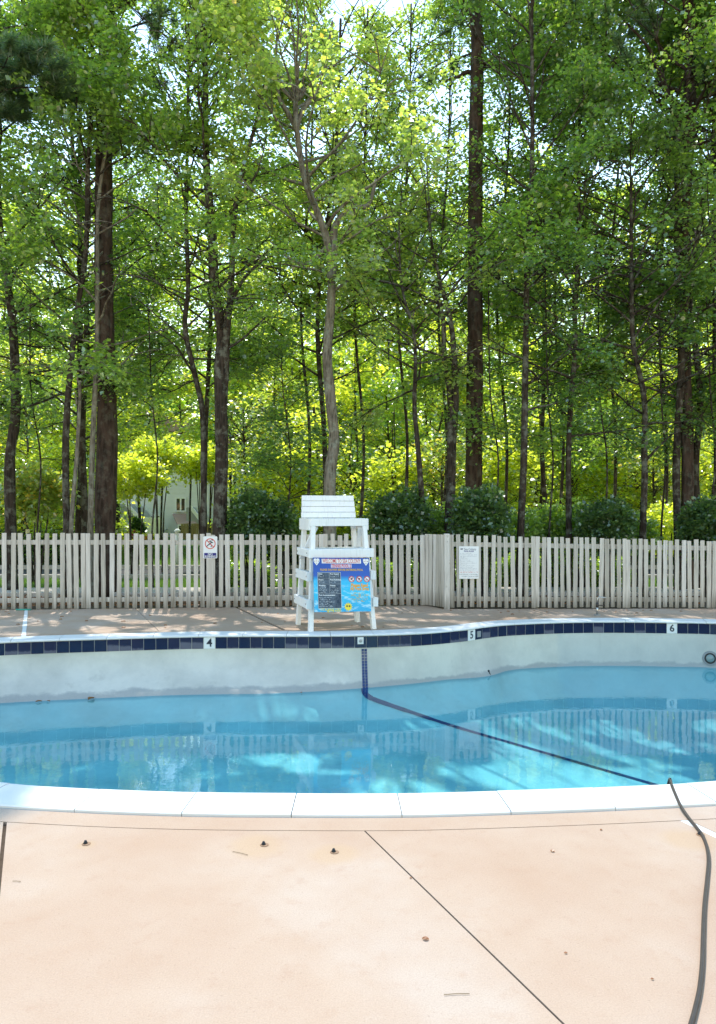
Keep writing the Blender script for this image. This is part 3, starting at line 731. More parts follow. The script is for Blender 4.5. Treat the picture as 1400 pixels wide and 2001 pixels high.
def leaves_mesh(name, C, Dr, per, ln, thick, size, seed, droop=0.15, tilt=0.55, prune=None):
    """sprays of folded leaf blades. C (M,3) centres, Dr (M,3) spray directions, ln (M,) spray lengths"""
    r = np.random.default_rng(seed); Mn = len(C); n = Mn * per
    c = np.repeat(C, per, 0); d = np.repeat(Dr, per, 0); L = np.repeat(ln, per)[:, None]
    d = d / np.linalg.norm(d, axis=1, keepdims=True)
    lat = np.cross(d, np.array([0, 0, 1.0])); lat /= np.linalg.norm(lat, axis=1, keepdims=True) + 1e-6
    up = np.cross(lat, d)
    a = r.uniform(-0.55, 0.55, (n, 1)); b = r.normal(0, 0.22, (n, 1)) * (1 - 0.6 * np.abs(a)); h = r.normal(0, thick, (n, 1))
    p = c + d * a * L + lat * b * L + up * h * L
    p[:, 2] -= droop * (a[:, 0] + 0.4) ** 2 * L[:, 0] + 0.25 * b[:, 0] ** 2 * L[:, 0]
    if prune is not None:
        kp = ~sun_lit(p + prune); p, d, lat, b = p[kp], d[kp], lat[kp], b[kp]; n = len(p)
    s = size * r.uniform(0.6, 1.35, (n, 1))
    ang = r.uniform(-1.5, 1.5, (n, 1)) + np.sign(b) * 0.7
    ld = d * np.cos(ang) + lat * np.sin(ang) + r.normal(0, 0.35, (n, 3)); ld[:, 2] -= 0.35
    ld /= np.linalg.norm(ld, axis=1, keepdims=True)
    nr = np.stack([r.normal(0, tilt, n), r.normal(0, tilt, n), np.ones(n)], 1)
    sd_ = np.cross(ld, nr); sd_ /= np.linalg.norm(sd_, axis=1, keepdims=True) + 1e-6
    nn = np.cross(sd_, ld)
    wd = s * r.uniform(0.32, 0.5, (n, 1)); fold = s * r.uniform(0.02, 0.16, (n, 1))
    v0 = p; v1 = p + ld * s * 0.45 + sd_ * wd + nn * fold; v2 = p + ld * s; v3 = p + ld * s * 0.45 - sd_ * wd + nn * fold
    V = np.empty((n * 4, 3)); V[0::4] = v0; V[1::4] = v1; V[2::4] = v2; V[3::4] = v3
    k = np.arange(n) * 4
    Fc = np.empty((n * 2, 3), dtype=np.int32); Fc[0::2] = np.stack([k, k + 1, k + 2], 1); Fc[1::2] = np.stack([k, k + 2, k + 3], 1)
    return fast_mesh(name, V, Fc)
def needles_mesh(name, C, Dr, per, length, wid, seed, prune=None):
    r = np.random.default_rng(seed); n = len(C) * per
    c = np.repeat(C, per, 0); d = np.repeat(Dr, per, 0); d = d / np.linalg.norm(d, axis=1, keepdims=True)
    dv = d * 0.5 + r.normal(0, 0.62, (n, 3)); dv /= np.linalg.norm(dv, axis=1, keepdims=True)
    p = c + d * r.uniform(-0.16, 0.16, (n, 1)) + r.normal(0, 0.02, (n, 3)); s = length * r.uniform(0.7, 1.2, (n, 1))
    if prune is not None:
        kp = ~sun_lit(p + prune); p, dv, s = p[kp], dv[kp], s[kp]; n = len(p)
    sd_ = np.cross(dv, r.normal(0, 1, (n, 3))); sd_ /= np.linalg.norm(sd_, axis=1, keepdims=True)
    V = np.empty((n * 3, 3)); V[0::3] = p - sd_ * wid; V[1::3] = p + sd_ * wid; V[2::3] = p + dv * s
    return fast_mesh(name, V, np.arange(n * 3, dtype=np.int32).reshape(-1, 3))
NLEAF = 0
def clump(p):
    x, y, z = p
    return (math.sin(x * 1.9 + 1.3 * math.sin(z * 1.1)) + math.sin(z * 2.3 + 1.7 * math.sin(x * 0.8 + y)) + math.sin(y * 1.7 + x * 1.2 + z * 0.7)) / 3
def make_tree(name, label, path, r0, r1, bark, leaf, zlo, zhi, R, nl, per=66, size=0.083, seed=1, kind='broad', group=None, thin=None, prof=None, sides=9, az=None, sub=5, cat='tree', rise=1.0, sprl=0.85):
    """path: trunk points from the ground up"""
    global NLEAF
    rs = random.Random(seed); size *= 0.85 + 0.35 * ((seed * 0.618) % 1)
    base = Vector(path[0]); root = empty(name, base); tag(root, label, cat, group)
    pts = catmull([Vector(p) - base for p in path], 5); m = len(pts)
    zt = pts[-1].z
    rad = [max(0.012, r0 + (r1 - r0) * (p.z / zt)) * (1 + 0.55 * math.exp(-max(p.z, 0) / (r0 * 1.6)) * 0.6) * rs.uniform(0.95, 1.05) for p in pts]
    MB().tube(pts, rad, sides, True, 0.05).build('trunk', bark, root, True)
    def on_trunk(z):
        for i in range(m - 1):
            if pts[i + 1].z >= z: 
                t = (z - pts[i].z) / max(pts[i + 1].z - pts[i].z, 1e-6); return pts[i].lerp(pts[i + 1], t), rad[i]
        return pts[-1], rad[-1]
    bmsh = MB(); C = []; Dr = []; Ln = []
    for k in range(nl):
        t = (k + rs.random()) / nl; z = zlo + (zhi - zlo) * t
        p0, rr = on_trunk(min(z, zt))
        a = (k * 2.399 + rs.uniform(-.5, .5)) if az is None else rs.choice(az) + rs.uniform(-.5, .5)
        pr = prof(t) if prof else (math.sin(math.pi * min(1, 0.18 + 0.8 * t)) ** 0.7)
        L = R * pr * rs.uniform(0.7, 1.15)
        el = (0.22 + 0.75 * t + rs.uniform(-.25, .3)) * rise
        d = Vector((math.cos(a) * math.cos(el), math.sin(a) * math.cos(el), math.sin(el)))
        lp = []; q = p0.copy(); dd = d.copy(); ns = 6
        for i in range(ns + 1):
            lp.append(q.copy()); dd = (dd + Vector((rs.uniform(-.22, .22), rs.uniform(-.22, .22), rs.uniform(-.12, .14)))).normalized(); q = q + dd * (L / ns)
        if base.y < 18 and sun_lit(np.array([v + base for v in lp[2:]])).mean() > 0.8: continue
        lr = min(rr * 0.5, 0.006 + 0.011 * L)
        bmsh.tube(lp, [lr * (1 - 0.85 * i / ns) + 0.003 for i in range(ns + 1)], 5, False)
        for j in range(sub):
            i = min(rs.choice((2, 3, 4, 5, 5)), ns - 1); b0 = lp[i]; tang = (lp[i + 1] - lp[i]).normalized()
            sgn = 1 if j % 2 else -1; an = sgn * rs.uniform(0.4, 1.2)
            sdv = tang.cross(Vector((0, 0, 1)))
            if sdv.length < .05: sdv = Vector((1, 0, 0))
            sdv.normalize()
            d2 = (tang * math.cos(an) + sdv * math.sin(an) + Vector((0, 0, rs.uniform(-.25, .3)))).normalized()
            l2 = L * rs.uniform(0.22, 0.48) + 0.15; e = b0 + d2 * l2 + Vector((0, 0, rs.uniform(-.38, .18)))
            mid = b0.lerp(e, 0.5) + Vector((rs.uniform(-.06, .06), rs.uniform(-.06, .06), 0.05))
            if base.y < 19.5 and sun_lit(np.array([mid + base, e + base])).all(): continue
            bmsh.tube([b0, mid, e], [lr * 0.4 + 0.003, lr * 0.25 + 0.003, 0.003], 4, False)
            C += [mid, e]; Dr += [d2, d2]; Ln += [rs.uniform(0.7, 1.1) * sprl, rs.uniform(0.75, 1.2) * sprl]
        C.append(lp[-1]); Dr.append(dd); Ln.append(sprl * 1.1)
    if nl:
        bmsh.build('branches', bark, root, True)['kind'] = 'stuff'
        if thin is not None:
            kp = [i for i, c in enumerate(C) if clump(c + base) > thin + (0.10 * sstep(9.5, 11.0, c.z) if thin > -2 else 0)]
            C, Dr, Ln = [C[i] for i in kp], [Dr[i] for i in kp], [Ln[i] for i in kp]
        C, Dr, Ln = np.array(C), np.array(Dr), np.array(Ln)
        if kind == 'pine': me = needles_mesh('crown', C, Dr, int(per * 1.4), 0.24, 0.010, seed, np.array(base))
        else: me = leaves_mesh('crown', C, Dr, int(per * (1.35 if thin is not None and base.y < 18 else 1.15)), Ln * (0.92 if base.y < 18 else 1), 0.17, size, seed, droop=.30, prune=np.array(base) if base.y < 19.5 else None)
        NLEAF += len(me.polygons)
        link('crown', me, leaf, root)
    return root
def tp(D, pts, ztop=None, zend_x=None):
    """trunk line from photo columns at one distance, root on the ground"""
    x0 = pts[0][0]; out = [Vector(((x0 - 700) / F * D, D, -0.08))]
    for i, (x, y) in enumerate(pts):
        q = P(x, y, D)
        if q.z > out[-1].z + 0.2: out.append(Vector((q.x, D + 0.10 * math.sin(i * 1.7 + x0), q.z)))
    if ztop: out.append(Vector((out[-1].x + (out[-1].x - out[-2].x) * 0.3, D, ztop)))
    return out
BP, BG_, BD = M['bark_pine'], M['bark_grey'], M['bark_dark']
LD, LM, LL, LG, LP = M['leaf_dark'], M['leaf_mid'], M['leaf_lime'], M['leaf_gold'], M['leaf_pale']
flat = lambda t: 0.75 + 0.25 * math.sin(math.pi * t)
px2m = lambda w_, D: w_ / F * D / 2
T = make_tree
# --- front rank, left to right
T('maple_tree', 'dark trunked maple at the left end of the fence', tp(16.0, [(22, 1040), (24, 900), (30, 800), (22, 640), (10, 500), (0, 380)], 12.5), px2m(24, 16), .04, BD, LD, 3.6, 12.5, 2.3, 32, seed=11, thin=-.14, prof=flat)
T('slender_tree', 'thin brown trunk leaning right, left of the thick pine', tp(15.2, [(128, 1040), (132, 860), (142, 700), (152, 580), (168, 480), (176, 330), (180, 200)], 12.8), px2m(15, 15.2), .03, BD, LD, 4.0, 12.6, 2.0, 28, seed=12, thin=-.14, prof=flat)
T('dead_snag', 'thin dead trunk with a bare forked branch beside the thick pine', tp(15.0, [(143, 1040), (149, 900), (152, 800), (158, 745)]), px2m(11, 15), .03, BG_, LD, 0, 0, 0, 0, seed=13)
T('pole_tree', 'black shaded trunk half hidden behind two thin trunks', tp(19.0, [(156, 1035), (158, 900), (154, 800), (160, 600), (158, 400)], 12.0), px2m(14, 19), .05, BD, LD, 3.4, 12, 2.4, 32, seed=14, thin=-.14, prof=flat)
T('pine_tree', 'thickest pine trunk, dark and straight, left of the house', tp(15.6, [(207, 1040), (207, 800), (204, 600), (206, 400), (205, 200), (207, 0)], 16.5), px2m(43, 15.6), .12, BP, M['needle'], 10.5, 16.5, 3.2, 20, per=80, seed=15, kind='pine', sides=14)
T('vine_clad_sapling', 'pale lichen covered stem climbing close along the thick pine', tp(15.1, [(180, 1040), (184, 850), (186, 700), (190, 560), (196, 400), (214, 250), (224, 120)], 11.5), px2m(13, 15.1), .022, BG_, LM, 4.2, 11.5, 1.9, 32, seed=16, thin=-.14, prof=flat, per=60)
T('wavy_tree', 'slim wavy trunk just left of the forked maple', tp(15.3, [(400, 1040), (399, 900), (394, 800), (378, 720), (364, 640), (368, 560), (362, 420), (368, 250)], 11.5), px2m(14, 15.3), .025, BD, LM, 4.0, 11.5, 2.0, 30, seed=17, thin=-.14, prof=flat)
fk = T('forked_maple', 'sturdy maple forking into two upright stems above mid height', tp(15.0, [(428, 1040), (432, 900), (434, 820), (430, 720), (432, 650), (420, 560), (416, 440), (404, 330), (400, 150)], 12.0), px2m(31, 15), .035, BD, LM, 4.8, 12.0, 2.4, 32, seed=18, thin=-.14, prof=flat)
def stem(root, D, pts, ra, rb, bark, dy=0.0):
    q = catmull([P(x, y, D) + Vector((0, dy * i, 0)) - root.location for i, (x, y) in enumerate(pts)], 4)
    MB().tube(q, [ra + (rb - ra) * i / (len(q) - 1) for i in range(len(q))], 8, True, 0.05).build('stem', bark, root, True)
stem(fk, 15.0, [(434, 820), (440, 720), (444, 640), (452, 560), (458, 430), (476, 330), (500, 240), (520, 150)], .10, .02, BD)
stem(fk, 15.0, [(448, 600), (480, 540), (530, 500), (570, 490)], .045, .012, BD)
snag = [o for o in bpy.data.objects if o.name == 'dead_snag'][0]
stem(snag, 15.0, [(156, 750), (152, 738), (170, 725), (192, 712), (215, 730), (228, 742)], .022, .006, BG_)
stem(snag, 15.0, [(150, 790), (146, 765), (130, 752)], .016, .005, BG_)
cm = T('tall_gum_tree', 'lit grey lichen trunk rising right behind the lifeguard chair', tp(14.7, [(645, 1000), (646, 920), (653, 860), (647, 790), (640, 700), (645, 620), (648, 540), (642, 480), (622, 420), (600, 360), (588, 310), (580, 245)], 9.6), px2m(28, 14.7), .05, BG_, LP, 6.0, 12.5, 2.7, 30, seed=19, thin=-.14, prof=flat, per=76)
stem(cm, 14.7, [(648, 545), (652, 490), (656, 440), (690, 405), (720, 400), (735, 350)], .10, .03, BG_)
stem(cm, 14.7, [(580, 250), (560, 215), (545, 185), (540, 100), (548, 20)], .055, .02, BG_)
stem(cm, 14.7, [(580, 250), (592, 215), (612, 190), (632, 150), (650, 40)], .055, .02, BG_)
stem(cm, 14.7, [(642, 480), (600, 515), (560, 500), (528, 470)], .05, .012, BG_)
T('bent_tree', 'slim trunk bending left in its upper half, right of the chair', tp(15.4, [(826, 1010), (820, 920), (815, 850), (811, 790), (812, 700), (806, 640), (788, 570), (782, 500)], 7.6), px2m(15, 15.4), .014, BD, LP, 4.0, 8.2, 2.3, 32, seed=20, thin=-.14, prof=flat)
tw_ = T('twin_stem_tree', 'two dark stems rising from one base beside the big right-hand pine', tp(15.8, [(878, 1010), (882, 950), (886, 860), (890, 780), (886, 690), (880, 620), (846, 480), (838, 400)], 8.6), px2m(24, 15.8), .014, BD, LM, 4.2, 9.0, 2.3, 32, seed=21, thin=-.14, prof=flat)
stem(tw_, 15.8, [(880, 980), (880, 880), (880, 780), (868, 690), (866, 620), (848, 560)], .075, .04, BD)
stem(tw_, 15.8, [(884, 730), (900, 720), (920, 705)], .03, .015, BD)
pr_ = T('pine_tree', 'big straight dark pine trunk just right of the twin stems', tp(17.0, [(926, 1010), (926, 850), (928, 700), (930, 560), (930, 300), (932, 100), (930, 0)], 16.5), px2m(35, 17), .12, BP, M['needle'], 11.5, 16.5, 2.8, 18, per=80, seed=22, kind='pine', sides=14)
stem(pr_, 17.0, [(930, 130), (960, 128), (1000, 132), (1040, 152), (1080, 165)], .06, .02, BP)
stem(pr_, 17.0, [(932, 150), (915, 140), (895, 150), (870, 158)], .07, .02, BP)
T('straight_tree', 'straight reddish brown trunk standing mid right, no fork', tp(15.2, [(1020, 1040), (1022, 920), (1025, 780), (1030, 640), (1032, 500), (1038, 330), (1040, 150), (1042, 0)], 12.5), px2m(16, 15.2), .03, BD, LD, 3.6, 12.3, 2.2, 34, seed=23, thin=-.14, prof=flat, per=72)
T('thin_tree', 'thinnest trunk, left of the pair between two glossy shrubs', tp(18.0, [(1074, 1040), (1066, 960), (1060, 860), (1062, 700)], 9.0), px2m(11, 18), .025, BD, LM, 3.4, 9.0, 2.0, 20, seed=24, thin=-.14, prof=flat)
T('young_maple', 'narrow trunk above the fence left of the rounded holly shrub', tp(15.8, [(1112, 1040), (1114, 900), (1116, 780), (1122, 680), (1124, 580), (1132, 500)], 11.0), px2m(13, 15.8), .03, BD, LD, 3.3, 11, 2.3, 32, seed=25, thin=-.14, prof=flat, per=72)
bt = T('black_stem_tree', 'near black curved trunk with bare side twig, right part of fence', tp(15.5, [(1259, 1045), (1257, 950), (1258, 880), (1264, 800), (1256, 750), (1244, 720), (1236, 640)], 8.5), px2m(15, 15.5), .03, BD, LD, 3.5, 9.0, 2.2, 32, seed=26, thin=-.14, prof=flat)
stem(bt, 15.5, [(1262, 900), (1290, 870), (1312, 850), (1330, 842)], .028, .01, BD)
pp = T('pine_tree', 'tall pine by the right edge with needle tufts against the sky', tp(16.2, [(1342, 1045), (1340, 850), (1338, 600), (1342, 400), (1346, 200), (1346, 0)], 15.5), px2m(24, 16.2), .11, BP, M['needle'], 9.4, 15.0, 3.3, 30, per=110, seed=27, kind='pine', sides=12)
stem(pp, 16.2, [(1340, 240), (1310, 190), (1280, 120), (1262, 85), (1220, 40)], .07, .02, BP)
stem(pp, 16.2, [(1336, 250), (1310, 215), (1275, 190), (1262, 140)], .05, .015, BP)
T('slanted_trunk', 'dark trunk standing close left beside the right pine', tp(16.0, [(1326, 1045), (1326, 900), (1328, 760), (1330, 640), (1326, 540)], 10.0), px2m(17, 16), .05, BD, LM, 3.8, 10.5, 2.4, 32, seed=28, thin=-.14, prof=flat)
T('edge_tree', 'trunk with a hooked limb just right of the right pine', tp(16.4, [(1364, 1010), (1363, 900), (1366, 800), (1360, 700), (1352, 600), (1362, 480), (1385, 330), (1396, 200)], 12.0), px2m(16, 16.4), .03, BD, LD, 3.8, 12, 2.2, 30, seed=29, thin=-.14, prof=flat)
T('edge_tree', 'last slim trunk cut by the right edge of the view', tp(17.0, [(1398, 1030), (1396, 900), (1398, 750)], 11.0), px2m(10, 17), .04, BD, LD, 3.4, 11.0, 2.3, 28, seed=30, thin=-.14, prof=flat)
T('pine_tree', 'pine beyond the left edge, one soft needled bough reaching in', tp(14.2, [(-70, 1040), (-72, 600), (-75, 200)], 13), .13, .07, BP, M['needle'], 9.0, 10.2, 1.7, 5, per=260, seed=40, kind='pine', az=[0.1], rise=.3)
# --- trees beyond the frame whose shade falls in it
T('shade_tree', 'unseen broad leafy shade tree beyond the left end of the fence', tp(15.0, [(-190, 1040), (-190, 600), (-195, 200)], 13), .14, .04, BD, LD, 3.5, 13, 2.6, 32, seed=31, thin=-.14, prof=flat)
T('shade_tree', 'unseen broad leafy shade tree beyond the right end of the fence', tp(15.5, [(1560, 1040), (1560, 600), (1565, 200)], 13), .14, .04, BD, LM, 3.5, 13, 2.6, 32, seed=32, thin=-.14, prof=flat)
REFS = [(22, 'the left end maple'), (130, 'the leaning thin trunk'), (207, 'the thick pine'), (400, 'the slim wavy trunk'), (432, 'the forked maple'), (648, 'the pale gum'), (820, 'the bent trunk'), (882, 'the twin stems'), (928, 'the big pine'),
        (1024, 'the straight trunk'), (1070, 'the thinnest trunk'), (1114, 'the young maple'), (1259, 'the black curved trunk'), (1342, 'the right pine'), (1397, 'the edge trunk')]
def beside(x):
    if x < -5: return 'beyond the left edge'
    if x > 1405: return 'beyond the right edge'
    r = min(REFS, key=lambda q: abs(q[0] - x)); d = x - r[0]
    return ('behind ' if abs(d) < 12 else 'well right of ' if d > 60 else 'just right of ' if d > 0 else 'well left of ' if d < -60 else 'just left of ') + r[1]
# --- dark understorey hanging low in front of the bright wood
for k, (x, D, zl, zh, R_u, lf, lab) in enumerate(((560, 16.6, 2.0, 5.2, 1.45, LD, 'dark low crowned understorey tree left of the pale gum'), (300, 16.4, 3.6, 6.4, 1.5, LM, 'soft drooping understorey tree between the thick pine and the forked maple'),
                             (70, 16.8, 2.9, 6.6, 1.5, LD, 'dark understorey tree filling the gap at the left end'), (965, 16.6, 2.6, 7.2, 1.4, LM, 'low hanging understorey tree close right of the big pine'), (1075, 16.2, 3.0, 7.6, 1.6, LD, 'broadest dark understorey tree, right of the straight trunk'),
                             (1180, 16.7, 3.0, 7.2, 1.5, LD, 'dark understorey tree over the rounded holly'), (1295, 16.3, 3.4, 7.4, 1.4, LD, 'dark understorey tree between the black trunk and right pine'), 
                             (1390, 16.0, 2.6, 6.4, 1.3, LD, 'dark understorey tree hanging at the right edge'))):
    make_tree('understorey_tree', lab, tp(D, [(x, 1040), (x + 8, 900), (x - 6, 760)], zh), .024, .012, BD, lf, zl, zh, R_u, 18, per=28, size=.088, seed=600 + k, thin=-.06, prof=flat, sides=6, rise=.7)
# --- tall trees just behind the front rank, crowns high
rs = random.Random(21)
x = -90
while x < 930:
    D = rs.uniform(17.8, 18.9); lo = rs.uniform(4.6, 6.2); dk = x > 930 or rs.random() < .4
    side = 'left of the thick pine' if x < 200 else 'between the thick pine and the pale gum' if x < 640 else 'between the pale gum and the big pine' if x < 930 else 'right of the big pine'
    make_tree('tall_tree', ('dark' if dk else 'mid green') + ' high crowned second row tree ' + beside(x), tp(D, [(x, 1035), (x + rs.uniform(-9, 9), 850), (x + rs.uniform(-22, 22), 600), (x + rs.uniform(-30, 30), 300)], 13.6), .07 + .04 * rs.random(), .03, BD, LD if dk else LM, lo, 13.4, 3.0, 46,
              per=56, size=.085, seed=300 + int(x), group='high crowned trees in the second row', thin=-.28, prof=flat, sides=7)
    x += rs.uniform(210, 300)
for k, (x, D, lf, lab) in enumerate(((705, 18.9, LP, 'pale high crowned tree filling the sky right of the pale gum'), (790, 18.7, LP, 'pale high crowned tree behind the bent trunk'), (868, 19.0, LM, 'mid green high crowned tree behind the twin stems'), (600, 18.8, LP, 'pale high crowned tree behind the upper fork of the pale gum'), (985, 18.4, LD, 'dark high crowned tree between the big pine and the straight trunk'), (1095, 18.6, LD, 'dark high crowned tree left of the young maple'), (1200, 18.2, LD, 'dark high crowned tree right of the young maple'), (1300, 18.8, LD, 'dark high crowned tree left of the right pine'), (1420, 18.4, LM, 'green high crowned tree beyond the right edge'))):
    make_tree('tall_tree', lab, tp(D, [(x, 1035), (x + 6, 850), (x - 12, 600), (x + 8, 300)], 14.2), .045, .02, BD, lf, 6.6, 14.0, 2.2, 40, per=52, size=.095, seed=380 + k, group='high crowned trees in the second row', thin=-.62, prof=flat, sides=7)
# --- second rank: backlit wood behind
rs = random.Random(5)
GRP = 'backlit trees of the wood behind the front trunks'
spots = []
for D0, hgt, stepx, R0, ls in ((23.6, 4.2, 74, 1.5, .12), (27.5, 7.0, 62, 1.7, .14), (32.5, 10.5, 54, 2.0, .17), (39.5, 18.0, 44, 2.6, .21)):
    x = -130 + rs.uniform(0, 40)
    while x < 1530:
        spots.append((x, D0 + rs.uniform(-.9, .9), hgt + rs.uniform(-1.3, 1.2), R0, ls)); x += stepx * rs.uniform(.75, 1.3)
        if D0 < 25 and 195 < x < 480: x = 485
for k, (x, D, top, R0, ls) in enumerate(spots):
    if (D < 30 and 215 < x < 470) or (D < 36 and 280 < x < 455): continue
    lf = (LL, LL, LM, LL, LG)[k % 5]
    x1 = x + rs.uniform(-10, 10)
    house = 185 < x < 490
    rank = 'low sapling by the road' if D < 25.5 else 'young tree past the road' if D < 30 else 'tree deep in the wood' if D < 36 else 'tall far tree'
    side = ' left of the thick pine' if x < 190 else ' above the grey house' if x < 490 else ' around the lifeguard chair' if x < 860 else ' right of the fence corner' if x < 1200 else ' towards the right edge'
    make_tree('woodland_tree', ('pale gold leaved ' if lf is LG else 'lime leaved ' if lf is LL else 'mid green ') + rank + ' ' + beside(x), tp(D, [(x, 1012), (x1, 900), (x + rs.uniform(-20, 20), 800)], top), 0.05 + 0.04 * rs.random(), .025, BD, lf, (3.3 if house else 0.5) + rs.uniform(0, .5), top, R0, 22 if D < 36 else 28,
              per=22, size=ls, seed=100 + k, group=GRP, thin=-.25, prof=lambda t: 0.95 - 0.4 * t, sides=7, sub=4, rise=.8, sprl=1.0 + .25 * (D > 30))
print('leaf tris', NLEAF)
# --- far-off wood
rr = np.random.default_rng(3); n = 5200
C = np.stack([rr.uniform(-62, 62, n), rr.uniform(72, 86, n), rr.uniform(0, 1, n) ** 0.9 * 17], 1)
Dr = rr.normal(0, 1, (n, 3)) * np.array([1, 1, .3])
tag(link('far_wood', leaves_mesh('far_wood', C, Dr, 10, rr.uniform(2.2, 3.6, n), 0.2, 0.95, 4), LM), 'leafy far-off wood closing the view behind the houses', 'woodland', kind='stuff')

# --- shrubs
def shrub(name, label, c, rad, n, leaf, size, seed, group=None, cat='shrub', stems=5):
    root = empty(name, (c[0], c[1], -0.06)); tag(root, label, cat, group)
    r = np.random.default_rng(seed)
    d = r.normal(0, 1, (n, 3)); d /= np.linalg.norm(d, axis=1, keepdims=True)
    k = (0.5 + 0.5 * r.random((n, 1)) ** 0.6) * (1 + 0.14 * np.sin(d[:, :1] * 5 + seed) + 0.13 * np.cos(d[:, 2:] * 7 + d[:, 1:2] * 5 + seed) + r.normal(0, .07, (n, 1)))
    p = d * k * np.array(rad); p[:, 2] += c[2] + 0.06
    keep = p[:, 2] > 0.08; p = p[keep]; d = d[keep] + np.array([0, 0, 0.35])
    link('foliage', leaves_mesh('foliage', p, d, 9, np.full(len(p), size * 3.2), 0.12, size, seed, 0.1, 0.8), leaf, root)
    mb = MB(); rs_ = random.Random(seed)
    for i in range(stems):
        a = i * 6.28 / stems; e = Vector((math.cos(a) * rad[0] * .5, math.sin(a) * rad[1] * .5, c[2] + rad[2] * 0.4))
        mb.tube([Vector((math.cos(a) * .08, math.sin(a) * .08, 0)), e * 0.5 + Vector((rs_.uniform(-.05, .05), 0, 0)), e], [.03, .02, .008], 6, False)
    mb.build('stems', BD, root, True); return root
GL = M['leaf_gloss']
def sh(x, y, r, D): q = P(x, y, D); k = D / F; return (q.x, D, q.z), (r * k, r * k, r * k * 1.05)
for x, y, r, D, lab, lf, sz in ((505, 1010, 62, 15.2, 'dark rounded holly shrub left of the lifeguard chair', GL, .075), (785, 1012, 68, 15.4, 'dark glossy shrub right of the lifeguard chair', GL, .075),
                           (942, 1008, 54, 14.6, 'brightest glossy shrub in front of the big pine trunk', GL, .085), (1188, 1016, 52, 15.2, 'smooth rounded holly shrub between two dark trunks', GL, .07), (1385, 1022, 56, 15.0, 'glossy shrub at the right edge behind the fence', GL, .075)):
    c, rd = sh(x, y + 8, r * .88, D); rd = (rd[0] * (1 + .15 * math.sin(x)), rd[1], rd[2] * (1 + .14 * math.cos(x * 1.7))); shrub('holly_shrub', lab, c, rd, 1500, lf, sz, int(x))
for i, (x, y, r, D, lf, lab) in enumerate(((556, 1030, 34, 16.2, LM, 'small loose green bush beside the holly left of the chair'), (845, 1034, 36, 16.0, LD, 'low dark bush filling between the two glossy shrubs'), (905, 1030, 34, 16.4, LM, 'small bush hugging the twin stem tree'), (1010, 1036, 40, 16.4, LD, 'low spreading bush at the foot of the straight trunk'), (1068, 1030, 36, 17.0, LM, 'yellowish loose bush between two thin trunks'), (1135, 1034, 34, 16.4, LD, 'dark low bush left of the rounded holly'), (1238, 1036, 34, 16.6, LM, 'loose bush at the foot of the black curved trunk'), (1305, 1032, 42, 18, LL, 'bright lime bush between the black trunk and the right pine'), (478, 1040, 32, 16.6, LD, 'low bush left of the dark holly'))):
    c, rd = sh(x, y, r, D); lf = LM if lf is LD else lf; shrub('loose_bush', lab, c, (rd[0] * 1.15, rd[1], rd[2] * (0.8 + .3 * (i % 3))), 420, lf, .08, 700 + i, stems=4)
for i, (x, y, r, D, lab) in enumerate(((262, 930, 52, 20.5, 'bright maple sapling before the grey house, right of the thick pine'), (312, 890, 40, 21.5, 'second bright sapling crown hanging over the grey house'), (398, 905, 44, 22.5, 'small sapling crown hanging over the house beside the forked maple'))):
    c, rd = sh(x, y, r, D); shrub('maple_sapling', lab, c, (rd[0] * 1.1, rd[1] * .8, rd[2] * .7), 330, LL, .11, 720 + i, cat='sapling', stems=3)
for i, (x, y, r, D) in enumerate(((460, 1128, 36, 17.4), (505, 1132, 30, 17.0), (1000, 1118, 34, 17.2), (1060, 1122, 40, 17.4), (1125, 1118, 38, 17.0), (1190, 1124, 38, 17.3), (745, 1128, 30, 17.2), (790, 1128, 30, 17.6), (930, 1110, 34, 16.6))+tuple((x_, 1082 + 3 * (x_ % 3), 30 + x_ % 7, 23.3) for x_ in list(range(-40, 200, 43)) + list(range(455, 1480, 41)))):
    c, rd = sh(x, y, r, D); shrub('hedge_bush', 'low green hedge bush beyond the ' + ('path ' if D < 20 else 'road ') + beside(x), c, rd, 420, LM if D < 20 else GL, .07 if D < 20 else .1, 500 + i, 'hedge bushes along the ' + ('path' if D < 20 else 'road'), stems=3)
c, rd = sh(70, 960, 62, 18.0); shrub('yellow_sapling', 'low sapling with glowing yellow leaves near the left edge', c, (rd[0] * 1.1, rd[1] * .7, rd[2] * .75), 420, LG, .11, 77, cat='sapling')
c, rd = sh(268, 1034, 13, 34.0); shrub('clipped_topiary', 'small clipped egg shaped evergreen before the grey house', c, (rd[0] * .9, rd[1] * .9, rd[2] * 1.5), 900, GL, .07, 78)
for i, (x, y, m_) in enumerate(((252, 1046, 'flower_o'), (258, 1040, 'flower_p'), (292, 1048, 'flower_o'), (272, 1049, 'flower_p'))):
    c, rd = sh(x, y + 8, 11, 33.0); o = shrub('flower_bush', ('orange', 'pink', 'orange', 'pink')[i] + (' flowers by the clipped evergreen, ' + ('left of it', 'highest blooms', 'right of it', 'under it')[i]), c, rd, 120, LL, .08, 90 + i, cat='flowers', stems=3)
    r = np.random.default_rng(i); bl = MB()
    for k in range(14):
        q = r.normal(0, 1, 3); q /= np.linalg.norm(q); q[1] = -abs(q[1]); bl.disc((0, 0), 0, 0.001, 3); cpt = Vector((q[0] * rd[0], q[1] * rd[1], c[2] + .06 + abs(q[2]) * rd[2])); bl.box(cpt, (.09, .05, .09), Matrix.Rotation(k, 3, 'X') @ Matrix.Rotation(k * 2, 3, 'Y'))
    bl.build('blossom', M[m_], o)

